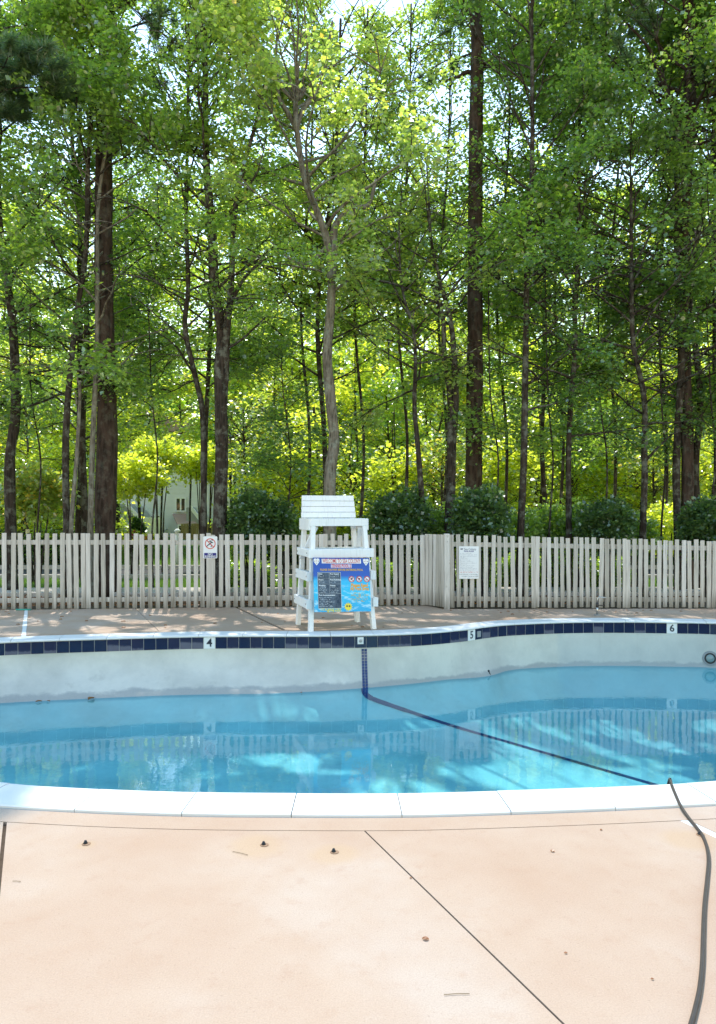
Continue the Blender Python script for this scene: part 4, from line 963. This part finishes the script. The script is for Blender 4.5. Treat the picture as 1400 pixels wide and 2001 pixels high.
# --- grass and litter
def blades(name, n, x0, x1, y0, y1, h, seed, z=-0.06):
    r = np.random.default_rng(seed); p = np.stack([r.uniform(x0, x1, n), r.uniform(y0, y1, n), np.full(n, z)], 1)
    a = r.uniform(0, 6.28, n); s = np.stack([np.cos(a), np.sin(a), np.zeros(n)], 1) * 0.006; t = p + np.stack([r.normal(0, .03, n), r.normal(0, .03, n), h * r.uniform(.5, 1.2, n)], 1)
    V = np.empty((n * 3, 3)); V[0::3] = p - s; V[1::3] = p + s; V[2::3] = t
    return fast_mesh(name, V, np.arange(n * 3, dtype=np.int32).reshape(-1, 3))
tag(link('grass', blades('grass', 60000, -14, 14, 16.6, 19.0, .10, 1), M['grass']), 'strip of bright grass between the path and the road', 'grass', kind='stuff')
tag(link('grass', blades('grass', 60000, -26, 16, 22.7, 34, .14, 2), M['grass']), 'lawn beyond the road before the grey house', 'grass', kind='stuff')
r = np.random.default_rng(8); n = 900
C = np.stack([r.uniform(-8, 8, n), r.uniform(12.95, 15.4, n), np.full(n, -0.045)], 1)
tag(link('leaf_litter', leaves_mesh('leaf_litter', C, r.normal(0, 1, (n, 3)) * np.array([1, 1, .05]), 5, np.full(n, .4), .02, .075, 6, 0, .3), M['litter']), 'brown fallen leaves along the foot of the fence', 'leaf litter', kind='stuff')

# ================================================================== HOUSE, CARS
HD = 52.0
def hx(x): return (x - 700) / F * HD
def hz(y): return CZ - (y - 1000) / F * HD
house = empty('townhouse', (hx(330), HD, 0)); tag(house, 'pale grey two storey townhouse with white trim behind the lawn', 'house')
def hp(mb, name, mat, par=None, **k):
    o = mb.build(name, mat, None, **k)
    o.parent = par or house; o.matrix_parent_inverse = Matrix.Translation(-house.location) if par is None else Matrix()
    return o
xl, xr = hx(95), hx(470)
hp(MB().box(((xl + xr) / 2, HD + 4, 3.1), (xr - xl, 8, 6.4)), 'wall', M['siding'])
for k in range(24):
    hp(MB().box(((xl + xr) / 2, HD - 0.012, 0.2 + k * 0.26), (xr - xl - .02, 0.025, 0.235)), 'plank', M['siding'])
hp(MB().prism([(xl - .4, 6.3), ((xl + xr) / 2, 8.8), (xr + .4, 6.3), (xr + .4, 6.15), (xl - .4, 6.15)], HD - .5, HD + 8.5), 'roof', M['shingle'])
def window(x0, x1, y0, y1, yo=0.0, panes=2):
    X0, X1, Z0, Z1 = hx(x0), hx(x1), hz(y1), hz(y0); Y = HD - 0.03 + yo
    fr = MB(); t = .09
    for a, b in (((X0 - t, Z0 - t), (X1 + t, Z0)), ((X0 - t, Z1), (X1 + t, Z1 + t)), ((X0 - t, Z0), (X0, Z1)), ((X1, Z0), (X1 + t, Z1)), (((X0 + X1) / 2 - .05, Z0), ((X0 + X1) / 2 + .05, Z1)))[:5 if panes == 2 else 4]:
        fr.box(((a[0] + b[0]) / 2, Y - .04, (a[1] + b[1]) / 2), (b[0] - a[0], .08, b[1] - a[1]))
    o = hp(fr, 'window', M['trim']); pn_ = MB().box(((X0 + X1) / 2, Y - .01, (Z0 + Z1) / 2), (X1 - X0, .02, Z1 - Z0)).build('pane', M['glass'], None)
    pn_.parent = o; pn_.matrix_parent_inverse = Matrix.Translation(-house.location) if False else Matrix()
    return o
window(346, 362, 974, 997); window(296, 313, 1008, 1029); window(150, 166, 985, 1010); window(110, 124, 985, 1010); window(425, 440, 975, 998)
for (pts, d0) in (([(236, 1060), (236, 985), (262, 985), (312, 1040), (312, 1060)], 1.6), ([(372, 1060), (372, 992), (380, 990), (416, 1036), (416, 1060)], 1.2)):
    hp(MB().prism([(hx(x), hz(y)) for x, y in pts], HD - d0, HD - .03), 'stair_wall', M['siding_d'])
    a, b = pts[2], pts[3]
    hp(MB().bar((hx(a[0]), HD - d0 - .05, hz(a[1])), (hx(b[0]), HD - d0 - .05, hz(b[1])), .12, .22), 'trim_board', M['trim'])
    hp(MB().bar((hx(a[0] + 18), HD - .1, hz(a[1] + 2)), (hx(b[0] + 14), HD - .1, hz(b[1] - 6)), .12, .16), 'trim_board', M['trim'])
hp(MB().add([(hx(338), HD - .05, hz(1003)), (hx(372), HD - .05, hz(1003)), (hx(396), HD - 1.6, hz(1023)), (hx(358), HD - 1.6, hz(1023)), (hx(338), HD - .05, hz(1006)), (hx(372), HD - .05, hz(1006)), (hx(396), HD - 1.6, hz(1026)), (hx(358), HD - 1.6, hz(1026))],
   [(0, 1, 2, 3), (7, 6, 5, 4), (0, 3, 7, 4), (1, 5, 6, 2), (3, 2, 6, 7), (0, 4, 5, 1)]), 'porch_roof', M['shingle'])
hp(MB().box(((hx(358) + hx(398)) / 2, HD - .8, hz(1043)), (hx(398) - hx(358), 1.5, hz(1026) - hz(1060))), 'porch_wall', M['siding'])
window(361, 373, 1026, 1056, -1.56, 1); window(379, 391, 1026, 1056, -1.56, 1)
bx_ = empty('bin_screen', (hx(322), HD - 4, 0)); tag(bx_, 'white boarded screen box beside the grey house', 'screen')
for k in range(6):
    MB().box((-.62 + k * .25, 0, .62), (.235, .04, 1.3)).build('board', M['trim'], bx_)
MB().box((0, .03, 1.28), (1.5, .06, .06)).build('cap', M['trim'], bx_)
tf = empty('board_fence', (hx(418), HD - 5, 0)); tag(tf, 'low tan board fence right of the grey house', 'fence')
for k in range(14): MB().box((-1.0 + k * .16, 0, .45), (.145, .03, .95 + .02 * (k % 3))).build('board', M['tanwood'], tf)
MB().box((0, .04, .7), (2.3, .04, .08)).build('rail', M['tanwood'], tf)
lp_ = empty('lamp_post', (P(347, 1100, 24).x, 24, 0)); tag(lp_, 'short pale bollard post on the lawn before the house', 'post')
MB().tube([(0, 0, -.06), (0, 0, 1.0)], .07, 10).build('shaft', M['siding'], lp_, True); MB().tube([(0, 0, 1.0), (0, 0, 1.06), (0, 0, 1.12)], [.10, .10, .04], 10).build('cap', M['siding'], lp_, True)
gb = empty('low_building', (P(1310, 1000, 48).x, 48, 0)); tag(gb, 'low grey building behind the parked cars at the right', 'building')
MB().box((0, 3, 1.3), (9, 6, 2.7)).build('wall', M['siding_d'], gb)
MB().prism([(-4.8, 2.64), (4.8, 2.64), (4.8, 2.8), (0, 3.6), (-4.8, 2.8)], -.4, 6.4).build('roof', M['shingle'], gb)
for dx in (-2.6, 0.2, 2.8):
    dr = MB().box((dx, -.02, 1.0), (1.5, .04, 2.0)).build('door', M['siding'], gb)
    MB().box((dx, -.05, 1.5), (1.0, .03, .5)).build('pane', M['glass'], dr)
def car(x, D, ang, body, label):
    root = empty('parked_car', (P(x, 1000, D).x, D, -.05)); root.rotation_euler = (0, 0, ang); tag(root, label, 'car', 'cars parked beyond the fence')
    pf = [(-2.2, .35), (-2.28, .62), (-2.2, .92), (-1.35, 1.0), (-.65, 1.48), (.9, 1.52), (1.75, 1.08), (2.2, .98), (2.28, .6), (2.2, .33)]
    b = MB(); n = len(pf)
    for wv, sc_ in ((-.82, .96), (-.88, 1.0), (.88, 1.0), (.82, .96)):
        b.v += [(px_, wv * (0.86 if z > 1.2 else 1.0), .35 + (z - .35) * sc_) for px_, z in pf]
    for a in range(3):
        for i in range(n): j = (i + 1) % n; b.f.append((a * n + i, a * n + j, (a + 1) * n + j, (a + 1) * n + i))
    b.f += [tuple(range(n)), tuple(range(4 * n - 1, 3 * n - 1, -1))]
    b.build('body', body, root, True, 0)
    for s in (-1, 1):
        for q in ([(-1.1, 1.02), (-.58, 1.40), (.08, 1.42), (.08, 1.02)], [(.16, 1.02), (.16, 1.42), (.86, 1.42), (1.42, 1.06)]):
            MB().prism(q, s * .80, s * .885).build('window', M['glass'], root)
        for wx in (-1.4, 1.4):
            tr = MB().tube([(wx, s * .70, .33), (wx, s * .90, .33)], .33, 18).build('wheel', M['rubber'], root)
            MB().tube([(wx, s * .89, .33), (wx, s * .91, .33)], .20, 12).build('rim', M['steel'], tr)
        MB().box((2.25, s * .62, .78), (.06, .35, .14)).build('tail_light', M['lamp'], root); MB().box((-2.24, s * .62, .75), (.06, .35, .14)).build('headlight', M['signwhite'], root)
    MB().add([(-1.32, -.66, 1.03), (-1.32, .66, 1.03), (-.70, .62, 1.47), (-.70, -.62, 1.47), (-1.30, -.66, 1.0), (-1.30, .66, 1.0), (-.66, .62, 1.44), (-.66, -.62, 1.44)], [(0, 1, 2, 3), (7, 6, 5, 4), (0, 4, 5, 1), (2, 6, 7, 3)]).build('windscreen', M['glass'], root)
    return root
car(1292, 27.5, .15, M['carwhite'], 'white parked car glimpsed through the fence at the right'); car(1185, 31.0, -.1, M['carblue'], 'silver parked car glimpsed left of the white car')

# ================================================================== LIFEGUARD CHAIR
TH = math.radians(17.5)
cb = Vector((-0.335, 10.89, 0))
chair = empty('lifeguard_chair', cb); chair.rotation_euler = (0, 0, TH); tag(chair, 'tall white wooden lifeguard chair standing on the far deck by the pool', 'lifeguard chair')
WP = M['paint']
def cl_(z, hw0=.455, hw1=.375, f0=-.40, f1=-.20, b0=.36, b1=.30):
    t = z / 1.5; return hw0 + (hw1 - hw0) * t, f0 + (f1 - f0) * t, b0 + (b1 - b0) * t
for s in (-1, 1):
    h0, f0, b0 = cl_(0.0); h1, f1, b1 = cl_(1.50)
    MB().bar((s * h0, f0, 0), (s * h1, f1, 1.46), .062, .085, Vector((0, 1, 0))).build('leg', WP, chair, bevel=.004)
    h2, _, b2 = cl_(1.90)
    MB().bar((s * h0, b0, 0), (s * h1, b1, 1.47), .062, .085, Vector((0, 1, 0))).build('leg', WP, chair, bevel=.004)
    for z, ov in ((.385, .05), (.76, .05)):
        h, f, b = cl_(z); x = s * (h + .055)
        MB().bar((x, f - ov, z), (x, b + ov, z), .042, .125).build('side_rail', WP, chair, bevel=.004)
        MB().box((s * (h + 0.045), f - ov - 0.012, z), (.075, .022, .125)).build('rail_end', WP, chair)
    h, f, b = cl_(1.1)
    MB().bar((s * (h + .055), f - .09, 1.075), (s * (h + .055), b + .06, 1.085), .042, .105).build('side_rail', WP, chair, bevel=.004)
    h, f, b = cl_(1.45)
    MB().bar((s * (h + .045), f - .02, 1.475), (s * (h + .045), b + .06, 1.475), .03, .16).build('seat_side', WP, chair, bevel=.003)
for z in (.385, .76):
    h, f, b = cl_(z); MB().box((0, b + .03, z - .01), (2 * h - .07, .024, .10)).build('step', WP, chair, bevel=.003)
    MB().box((0, f + .06, z - .01), (2 * h - .07, .10, .03)).build('step', WP, chair, bevel=.003)
for s in (-1, 1):
    for z in (.385, .76, 1.08):
        h, f, b = cl_(z)
        for y in (f, b): MB().tube([(s * (h + .075), y, z), (s * (h + .084), y, z)], .011, 8).build('bolt', M['steel'], chair)
# foot platform
h, f, b = cl_(1.1)
MB().box((0, f - .10, 1.07), (2 * h + .15, .03, .115)).build('platform_front', WP, chair, bevel=.004)
for k in range(4):
    MB().box((0, f - .035 + k * .155, 1.125), (2 * h + .145, .148, .022)).build('plank', WP, chair, bevel=.003)
# seat and its apron, back
h, f, b = cl_(1.5)
MB().box((0, f - .035, 1.505), (2 * h + .09, .03, .105)).build('seat_front', WP, chair, bevel=.004)
for k in range(4): MB().box((0, f + .05 + k * .135, 1.548), (2 * h + .03, .128, .022)).build('seat_plank', WP, chair, bevel=.003)
lean = .16
for k in range(4):
    z = 1.605 + k * .083; y = b + .02 + (z - 1.55) * lean
    wd_ = 2 * h + .08 - (k * .012)
    MB().box((0, y, z), (wd_, .024, .0785), Matrix.Rotation(-lean, 3, 'X')).build('back_slat', WP, chair, bevel=.003)
for s in (-1, 1):
    MB().bar((s * (h - .0), b + .045, 1.42), (s * (h - .012), b + .045 + .42 * lean, 1.885), .05, .04, Vector((0, 1, 0))).build('back_post', WP, chair, bevel=.003)
    MB().bar((s * (h - .05), f + .02, 1.44), (s * (h + .05), b - .02, .98), .03, .06, Vector((1, 0, 0))).build('brace', WP, chair)

# ================================================================== SIGNS
def plane_frame(tl, tr, bl):
    x = (tr - tl).normalized(); y0 = (tl - bl); z = x.cross(y0).normalized(); y = z.cross(x)
    m4 = Matrix((x, y, z)).transposed().to_4x4(); m4.translation = (tr + bl) / 2; return m4, (tr - tl).length, y0.length
R_ = Vector((math.cos(TH), math.sin(TH), 0))
tl = P(609.5, 1089, 10.345); tr = P(719, 1090, 10.345 + .245); bl = P(617.5, 1195.5, 10.20)
m4, bw, bh = plane_frame(tl, tr, bl)
board = empty('notice_board', mat4=m4); tag(board, 'blue printed pool notice board fixed to the front of the lifeguard chair', 'notice board')
W2, H2 = bw / 2, bh / 2
MB().box((0, 0, -.006), (bw, bh, .012)).build('panel', M['board'], board)
Z1, Z2, Z3 = .0012, .0024, .0036
MB().box((0, H2 * .87, Z1), (bw * .70, bh * .085, .001)).build('title_strip', M['cream'], board)
text_part('WELCOME TO SEA COLONY', .082, M['red'], board, (0, H2 * .87, Z2), width=bw * .675, bold=.0008)
MB().box((-.005, H2 * .69, Z1), (bw * .37, bh * .068, .001)).build('title_strip', M['lilac'], board)
text_part('TENNIS POOL 2', .066, M['pinkred'], board, (-.005, H2 * .69, Z2), width=bw * .35, bold=.001)
text_part('PLEASE SHOWER BEFORE ENTERING POOL', .040, M['gold'], board, (0, H2 * .545, Z2), width=bw * .76, bold=.0010)
for s in (-1, 1):
    e = MB().add([(s * W2 * .88 + q[0] * .043, H2 * .86 + q[1] * .052, Z1) for q in ((0, -1.1), (.95, -.1), (.95, .6), (.45, .8), (0, .62), (-.45, .8), (-.95, .6), (-.95, -.1))], [tuple(range(8))]).build('emblem', M['cream'], board)
    k = MB()
    for dx, dy in ((-.026, 0), (.026, 0), (0, -.028)): k.disc((s * W2 * .88 + dx, H2 * .865 + dy), 0, .006, 8, Z2)
    k.build('emblem_mark', M['ink'], e)
    text_part('S', .032, M['pinkred'], e, (s * W2 * .88, H2 * .875, Z2))
x0, x1 = -W2 * .86, -W2 * .0 - .02
def cell(ax, bx, ay, by, head, seed, n):
    o = MB().box(((ax + bx) / 2, (ay + by) / 2, Z1), (bx - ax, by - ay, .001)).build('chalk_panel', M['slate'], board)
    t = .0035; fr = MB()
    for c, d in ((((ax + bx) / 2, ay), (bx - ax, t)), (((ax + bx) / 2, by), (bx - ax, t)), ((ax, (ay + by) / 2), (t, by - ay)), ((bx, (ay + by) / 2), (t, by - ay))): fr.box((c[0], c[1], Z2), (d[0], d[1], .0008))
    fr.build('border', M['chalk'], o)
    text_part(head, .026, M['signwhite'], o, (ax + .012, by - .022, Z2), align='LEFT', bold=.0008)
    rr_ = random.Random(seed)
    scribble('chalk_writing', [(ax + .015, ax + (bx - ax) * rr_.uniform(.45, .85), by - .052 - i * .030) for i in range(n)], .020, M['chalk'], o, seed, z=Z2)
ys = [H2 * .45, H2 * .235, H2 * .02, -H2 * .33, -H2 * .87]; xm = (x0 + x1) / 2
cell(x0, xm, ys[1], ys[0], 'Date:', 1, 1); cell(xm, x1, ys[1], ys[0], 'Pool Guard:', 2, 1)
cell(x0, xm, ys[2], ys[1], 'Hours:', 3, 1); cell(xm, x1, ys[2], ys[1], 'Pool Activities:', 4, 1)
cell(x0, xm, ys[3], ys[2], 'Weather:', 5, 3); cell(xm, x1, ys[3], ys[2], 'Events:', 6, 3)
cell(x0, x1, ys[4], ys[3], 'Pool Announcements:', 7, 5)
for k, cx in enumerate((.135, .245, .355)):
    cx *= bw / .8; cy = H2 * .20
    o = MB().disc((cx, cy), 0, .040, 20, Z1).build('prohibition_symbol', M['signwhite'], board)
    pic = MB()
    if k == 0: pic.bar((cx - .016, cy - .014, Z2), (cx + .018, cy + .016, Z2), .010, .001); pic.bar((cx - .004, cy + .02, Z2), (cx + .010, cy - .016, Z2), .009, .001); pic.disc((cx + .01, cy + .022), 0, .006, 8, Z2)
    elif k == 1: pic.bar((cx - .020, cy + .008, Z2), (cx + .016, cy + .008, Z2), .010, .001); pic.bar((cx - .004, cy - .02, Z2), (cx - .004, cy + .018, Z2), .012, .001)
    else: pic.bar((cx - .022, cy - .012, Z2), (cx + .022, cy - .012, Z2), .010, .001)
    pic.build('pictogram', M['ink'], o)
    rg = MB().disc((cx, cy), .034, .043, 24, Z3); a = math.radians(135)
    rg.bar((cx + math.cos(a) * .036, cy + math.sin(a) * .036, Z3 + .0006), (cx - math.cos(a) * .036, cy - math.sin(a) * .036, Z3 + .0006), .008, .0008, Vector((0, 0, 1)))
    rg.build('slashed_ring', M['red'], o)
text_part('Please Read', .066, M['orange'], board, (.245 * bw / .8, -H2 * .03, Z2), bold=.0022, width=.245)
text_part('All Pool Signs', .066, M['orange'], board, (.245 * bw / .8, -H2 * .16, Z2), bold=.0022, width=.275)
scribble('small_lettering', [(.17, .31, -H2 * .31), (.11, .37, -H2 * .40), (.19, .29, -H2 * .47), (.13, .35, -H2 * .54), (.15, .33, -H2 * .61)], .028, M['gold'], board, 12, z=Z2)
text_part("IT'S ALWAYS COOL", .046, M['yellow'], board, (-.17, -H2 * .915, Z2), bold=.001, sx=.72)
text_part('@ THE POOL', .040, M['yellow'], board, (-.13, -H2 * .975 + .004, Z2), bold=.001, sx=.8)
sc_ = (.075, -H2 * .82)
sn = MB().disc(sc_, 0, .047, 24, Z2)
for k in range(12):
    a = k * math.pi / 6; sn.add([(sc_[0] + math.cos(a - .15) * .045, sc_[1] + math.sin(a - .15) * .045, Z2), (sc_[0] + math.cos(a) * .066, sc_[1] + math.sin(a) * .066, Z2), (sc_[0] + math.cos(a + .15) * .045, sc_[1] + math.sin(a + .15) * .045, Z2)], [(0, 1, 2)])
so_ = sn.build('sun_emblem', M['yellow'], board); gl_ = MB()
for s in (-1, 1): gl_.disc((sc_[0] + s * .018, sc_[1] + .008), 0, .012, 12, Z3)
gl_.box((sc_[0], sc_[1] + .010, Z3), (.03, .004, .0005)); gl_.build('dark_glasses', M['ink'], so_)

# small warning sign on the left fence
D = fy(411) - 0.022
m4, sw, shh = plane_frame(P(397.5, 1047.5, D), P(425, 1047.5, D), P(397.5, 1090.5, D))
ns_ = empty('no_running_sign', mat4=m4); tag(ns_, 'small white sign with red slashed runner on the picket fence', 'sign')
def rrect(w_, h_, r, n=5):
    out = []
    for cx, cy, a0 in ((w_ / 2 - r, h_ / 2 - r, 0), (-w_ / 2 + r, h_ / 2 - r, 90), (-w_ / 2 + r, -h_ / 2 + r, 180), (w_ / 2 - r, -h_ / 2 + r, 270)):
        for i in range(n + 1): a = math.radians(a0 + 90 * i / n); out.append((cx + math.cos(a) * r, cy + math.sin(a) * r))
    return out
def plate(name, w_, h_, r, z0, z1, mat, par):
    o = rrect(w_, h_, r); n = len(o)
    return MB().add([(x, y, z1) for x, y in o] + [(x, y, z0) for x, y in o], [tuple(range(n)), tuple(range(2 * n - 1, n - 1, -1))] + [((i + 1) % n, i, n + i, n + (i + 1) % n) for i in range(n)]).build(name, mat, par)
plate('plate', sw, shh, .02, -.004, .0, M['signwhite'], ns_)
b_ = MB().box((0, -shh * .365, .001), (sw * .86, shh * .22, .001)).build('caption_band', M['navy'], ns_)
text_part('NO', .052, M['signwhite'], b_, (0, -shh * .318, .0022), bold=.001); text_part('RUNNING', .050, M['signwhite'], b_, (0, -shh * .42, .0022), bold=.001, sx=.82)
pc = (0, shh * .165); fig = MB()
for a, b, w_ in (((-.002, .052), (.022, .022), .020), ((.022, .022), (-.03, -.02), .018), ((-.002, .052), (-.024, .034), .012), ((.02, .03), (.05, .012), .012), ((-.028, -.018), (-.065, -.05), .014), ((.0, .0), (.025, -.03), .014), ((.025, -.03), (.012, -.06), .012)):
    fig.bar((pc[0] + a[0], pc[1] + a[1], .0015), (pc[0] + b[0], pc[1] + b[1], .0015), w_, .001)
fig.disc((pc[0] + .034, pc[1] + .066), 0, .014, 12, .0018); fig.build('running_figure', M['ink'], ns_)
rg = MB().disc(pc, .078, .092, 30, .003); a = math.radians(135); rg.bar((pc[0] + math.cos(a) * .08, pc[1] + math.sin(a) * .08, .0036), (pc[0] - math.cos(a) * .08, pc[1] - math.sin(a) * .08, .0036), .013, .001)
rg.build('slashed_ring', M['pinkred'], ns_)
# rules sign on the right fence
D = fy(917) - 0.022
m4, sw, shh = plane_frame(P(898, 1067, D), P(936.5, 1067, D), P(897, 1130.5, D))
rsn = empty('pool_rules_sign', mat4=m4); tag(rsn, 'white text sign with pool rules on the fence right of the corner', 'sign')
plate('plate', sw, shh, .008, -.004, 0, M['signwhite'], rsn)
text_part('Sea Colony', .052, M['inkgrey'], rsn, (.02, shh * .41, .002), sx=.85, bold=.0004)
text_part('POOL RULES', .030, M['navy'], rsn, (0, shh * .345, .002), bold=.001)
MB().add([(-sw * .36 + q[0] * .03, shh * .42 + q[1] * .03, .002) for q in ((-.9, -.4), (.4, -.5), (.9, .5), (0, .1), (-.5, .6))], [(0, 1, 2, 3, 4)]).build('emblem', M['inkgrey'], rsn)
ln = [(.62, .28), (.92, .235), (.93, .19), (.34, .16), (.46, .115), (.56, .07), (.72, .025), (.92, -.02), (.36, -.055), (.80, -.10), (.70, -.145), (.90, -.19), (.84, -.235)]
scribble('small_lettering', [(-sw * .45, -sw * .45 + sw * .92 * k, shh * y) for k, y in ln], .0125, M['inkgrey'], rsn, 31, z=.0015)
scribble('red_lettering', [(-sw * .45, sw * .44, -shh * .295)], .022, M['pinkred'], rsn, 32, z=.0015)
scribble('small_lettering', [(-sw * .47, sw * .46, -shh * .365), (-sw * .36, sw * .46, -shh * .425)], .018, M['ink'], rsn, 33, z=.0015)

# ================================================================== SMALL THINGS
# stand pipe with tap on the far deck
g_ = G(1167.5, 1202); sp = empty('water_standpipe', g_); tag(sp, 'thin metal standpipe with a tap on the far deck at the right', 'tap'); k = g_.y / F
MB().tube([(0, 0, 0), (0, 0, 19 * k)], .017, 8).build('pipe', M['steel'], sp, True)
MB().tube([(0, 0, 16 * k), (0, 0, 24 * k)], .024, 8).build('valve', M['hose'], sp, True)
MB().tube([(0, 0, 23 * k), (.01, 0, 33 * k), (.03, 0, 36 * k), (.14, -.01, 34.5 * k)], [.012, .012, .012, .010], 8).build('spout', M['steel'], sp, True)
MB().tube([(0, -.02, 20 * k), (.09, -.03, 20 * k)], .008, 6).build('handle', M['hose'], sp, True)
MB().tube([(0, 0, 0), (0, 0, .012)], .05, 12).build('flange', M['grey'], sp, True)
# vacuum hose
hp_ = [(1309, 1519, None, 4.58, -.35), (1308.5, 1522, None, 4.585, None), (1311, 1527, None, 4.53, None), (1320, 1548, None, 4.36, None), (1332, 1574, None, 4.215, None)]
pts = [P(1309, 1519, 4.60) + Vector((0, .05, -.55)), P(1308, 1519, 4.60) + Vector((0, .045, -.18)), P(1308.5, 1523.5, 4.60), P(1313, 1534, 4.50), P(1320, 1551, 4.36), P(1331, 1575, 4.19)]
for x, y in ((1348, 1600), (1362, 1617), (1374, 1634), (1382, 1656), (1385, 1682), (1382, 1720), (1377, 1770), (1374.5, 1830), (1373, 1880), (1368, 1930), (1359, 1972), (1350, 2004), (1330, 2070), (1300, 2200)): pts.append(G(x, y, .0086))
hs = catmull(pts, 6)
ho = MB().tube(hs, .0086, 12).build('vacuum_hose', M['hose'], None, True); tag(ho, 'grey ribbed vacuum hose lying over the near coping and deck', 'hose')
me = ho.data
# deck anchors
for x, y, lab in ((169, 1649, 'small dark deck anchor hole at the left of the near deck'), (517, 1651, 'small dark deck anchor standing proud, left of the diagonal joint'), (654, 1665, 'small dark deck anchor hole nearest the diagonal joint'), (1369, 1631, 'small dark deck anchor beside the grey hose')):
    a = empty('deck_anchor', G(x, y)); tag(a, lab, 'deck anchor', 'anchor sockets in the near deck')
    MB().tube([(0, 0, -.01), (0, 0, .003), (0, 0, .004)], [.021, .021, .018], 18).build('collar', M['anchor'], a, True)
    MB().tube([(-.004, 0, .004), (-.004, 0, .008), (-.004, 0, .019)], [.012, .010, .005], 10).build('plug', M['black'], a, True)
# teal cap by the fence
q = G(48, 1191.5); o = MB().tube([(q.x - .12, q.y - .05, .012), (q.x + .13, q.y - .05, .012)], .014, 8).build('teal_strap', M['teal'], None, True); tag(o, 'flat teal strap lying at the foot of the left fence', 'strap')
# fallen leaves and twigs on the deck
LG_ = 'fallen leaves on the pool deck'
rl = random.Random(9)
def dead_leaf(p, s, lab, grp):
    mb = MB(); a = rl.uniform(0, 6.28); ca, sa = math.cos(a), math.sin(a); n = 6; vs_ = []
    for i in range(n + 1):
        t = i / n; wv = math.sin(math.pi * t) ** .8 * .38; cz = .22 * math.sin(math.pi * t) 
        for k in (-1, 0, 1): lx, ly = (t - .5), k * wv; vs_.append(((lx * ca - ly * sa) * s, (lx * sa + ly * ca) * s, (cz * .4 + abs(k) * .16) * s + .002))
    fs = [(i * 3 + k, i * 3 + k + 1, i * 3 + k + 4, i * 3 + k + 3) for i in range(n) for k in range(2)]
    o = mb.add(vs_, fs).build('fallen_leaf', M['litter']); o.location = p; tag(o, lab, 'leaf', grp)
for x, y, s, lab in ((832, 1836, .026, 'curled brown leaf left of the diagonal joint'), (1080, 1664, .022, 'dark curled leaf on the near deck below the lane line end'), (1175, 1622, .016, 'orange leaf scrap on the joint along the coping'), (803, 1716, .013, 'dark leaf scrap sitting on the diagonal joint'), (1275, 1914, .012, 'small brown leaf scrap left of the hose low down'), (1106, 1863, .013, 'pale leaf scrap right of the diagonal joint low down')):
    dead_leaf(G(x, y), s, lab, LG_)
for k in range(46):
    x = rl.uniform(0, 1400); y = rl.uniform(1193, 1228) if x < 880 else rl.uniform(1192, 1203)
    if 600 < x < 740 and rl.random() < .5: y = rl.uniform(1195, 1226)
    dead_leaf(G(x, y), rl.uniform(.025, .06), 'brown leaf scattered on the shaded far deck', 'leaves scattered on the far deck')
for x, y, dx, dy, lab in ((25, 1721, 16, 1, 'short green twig at the left on the near deck'), (455, 1663, 30, 7, 'pale straw lying between two deck anchors'), (868, 1943, 50, -2, 'curved dry pine needle low on the near deck')):
    a, b = G(x, y, .004), G(x + dx, y + dy, .004); md = (a + b) / 2 + Vector((0, .003, .0)); o = MB().tube([a, md, b], .0013, 5).build('twig', M['tanwood'], None, True); tag(o, lab, 'twig')
for x, y, s in ((180, 1370, .10), (97, 1377, .05), (78, 1378, .07), (590, 1359, .04)):
    c, n_ = hit(x, y); dead_leaf(Vector((c.x, c.y - .03, WZ + .004)), s, 'dark leaf floating at the far edge of the pool water', 'leaves floating on the water')
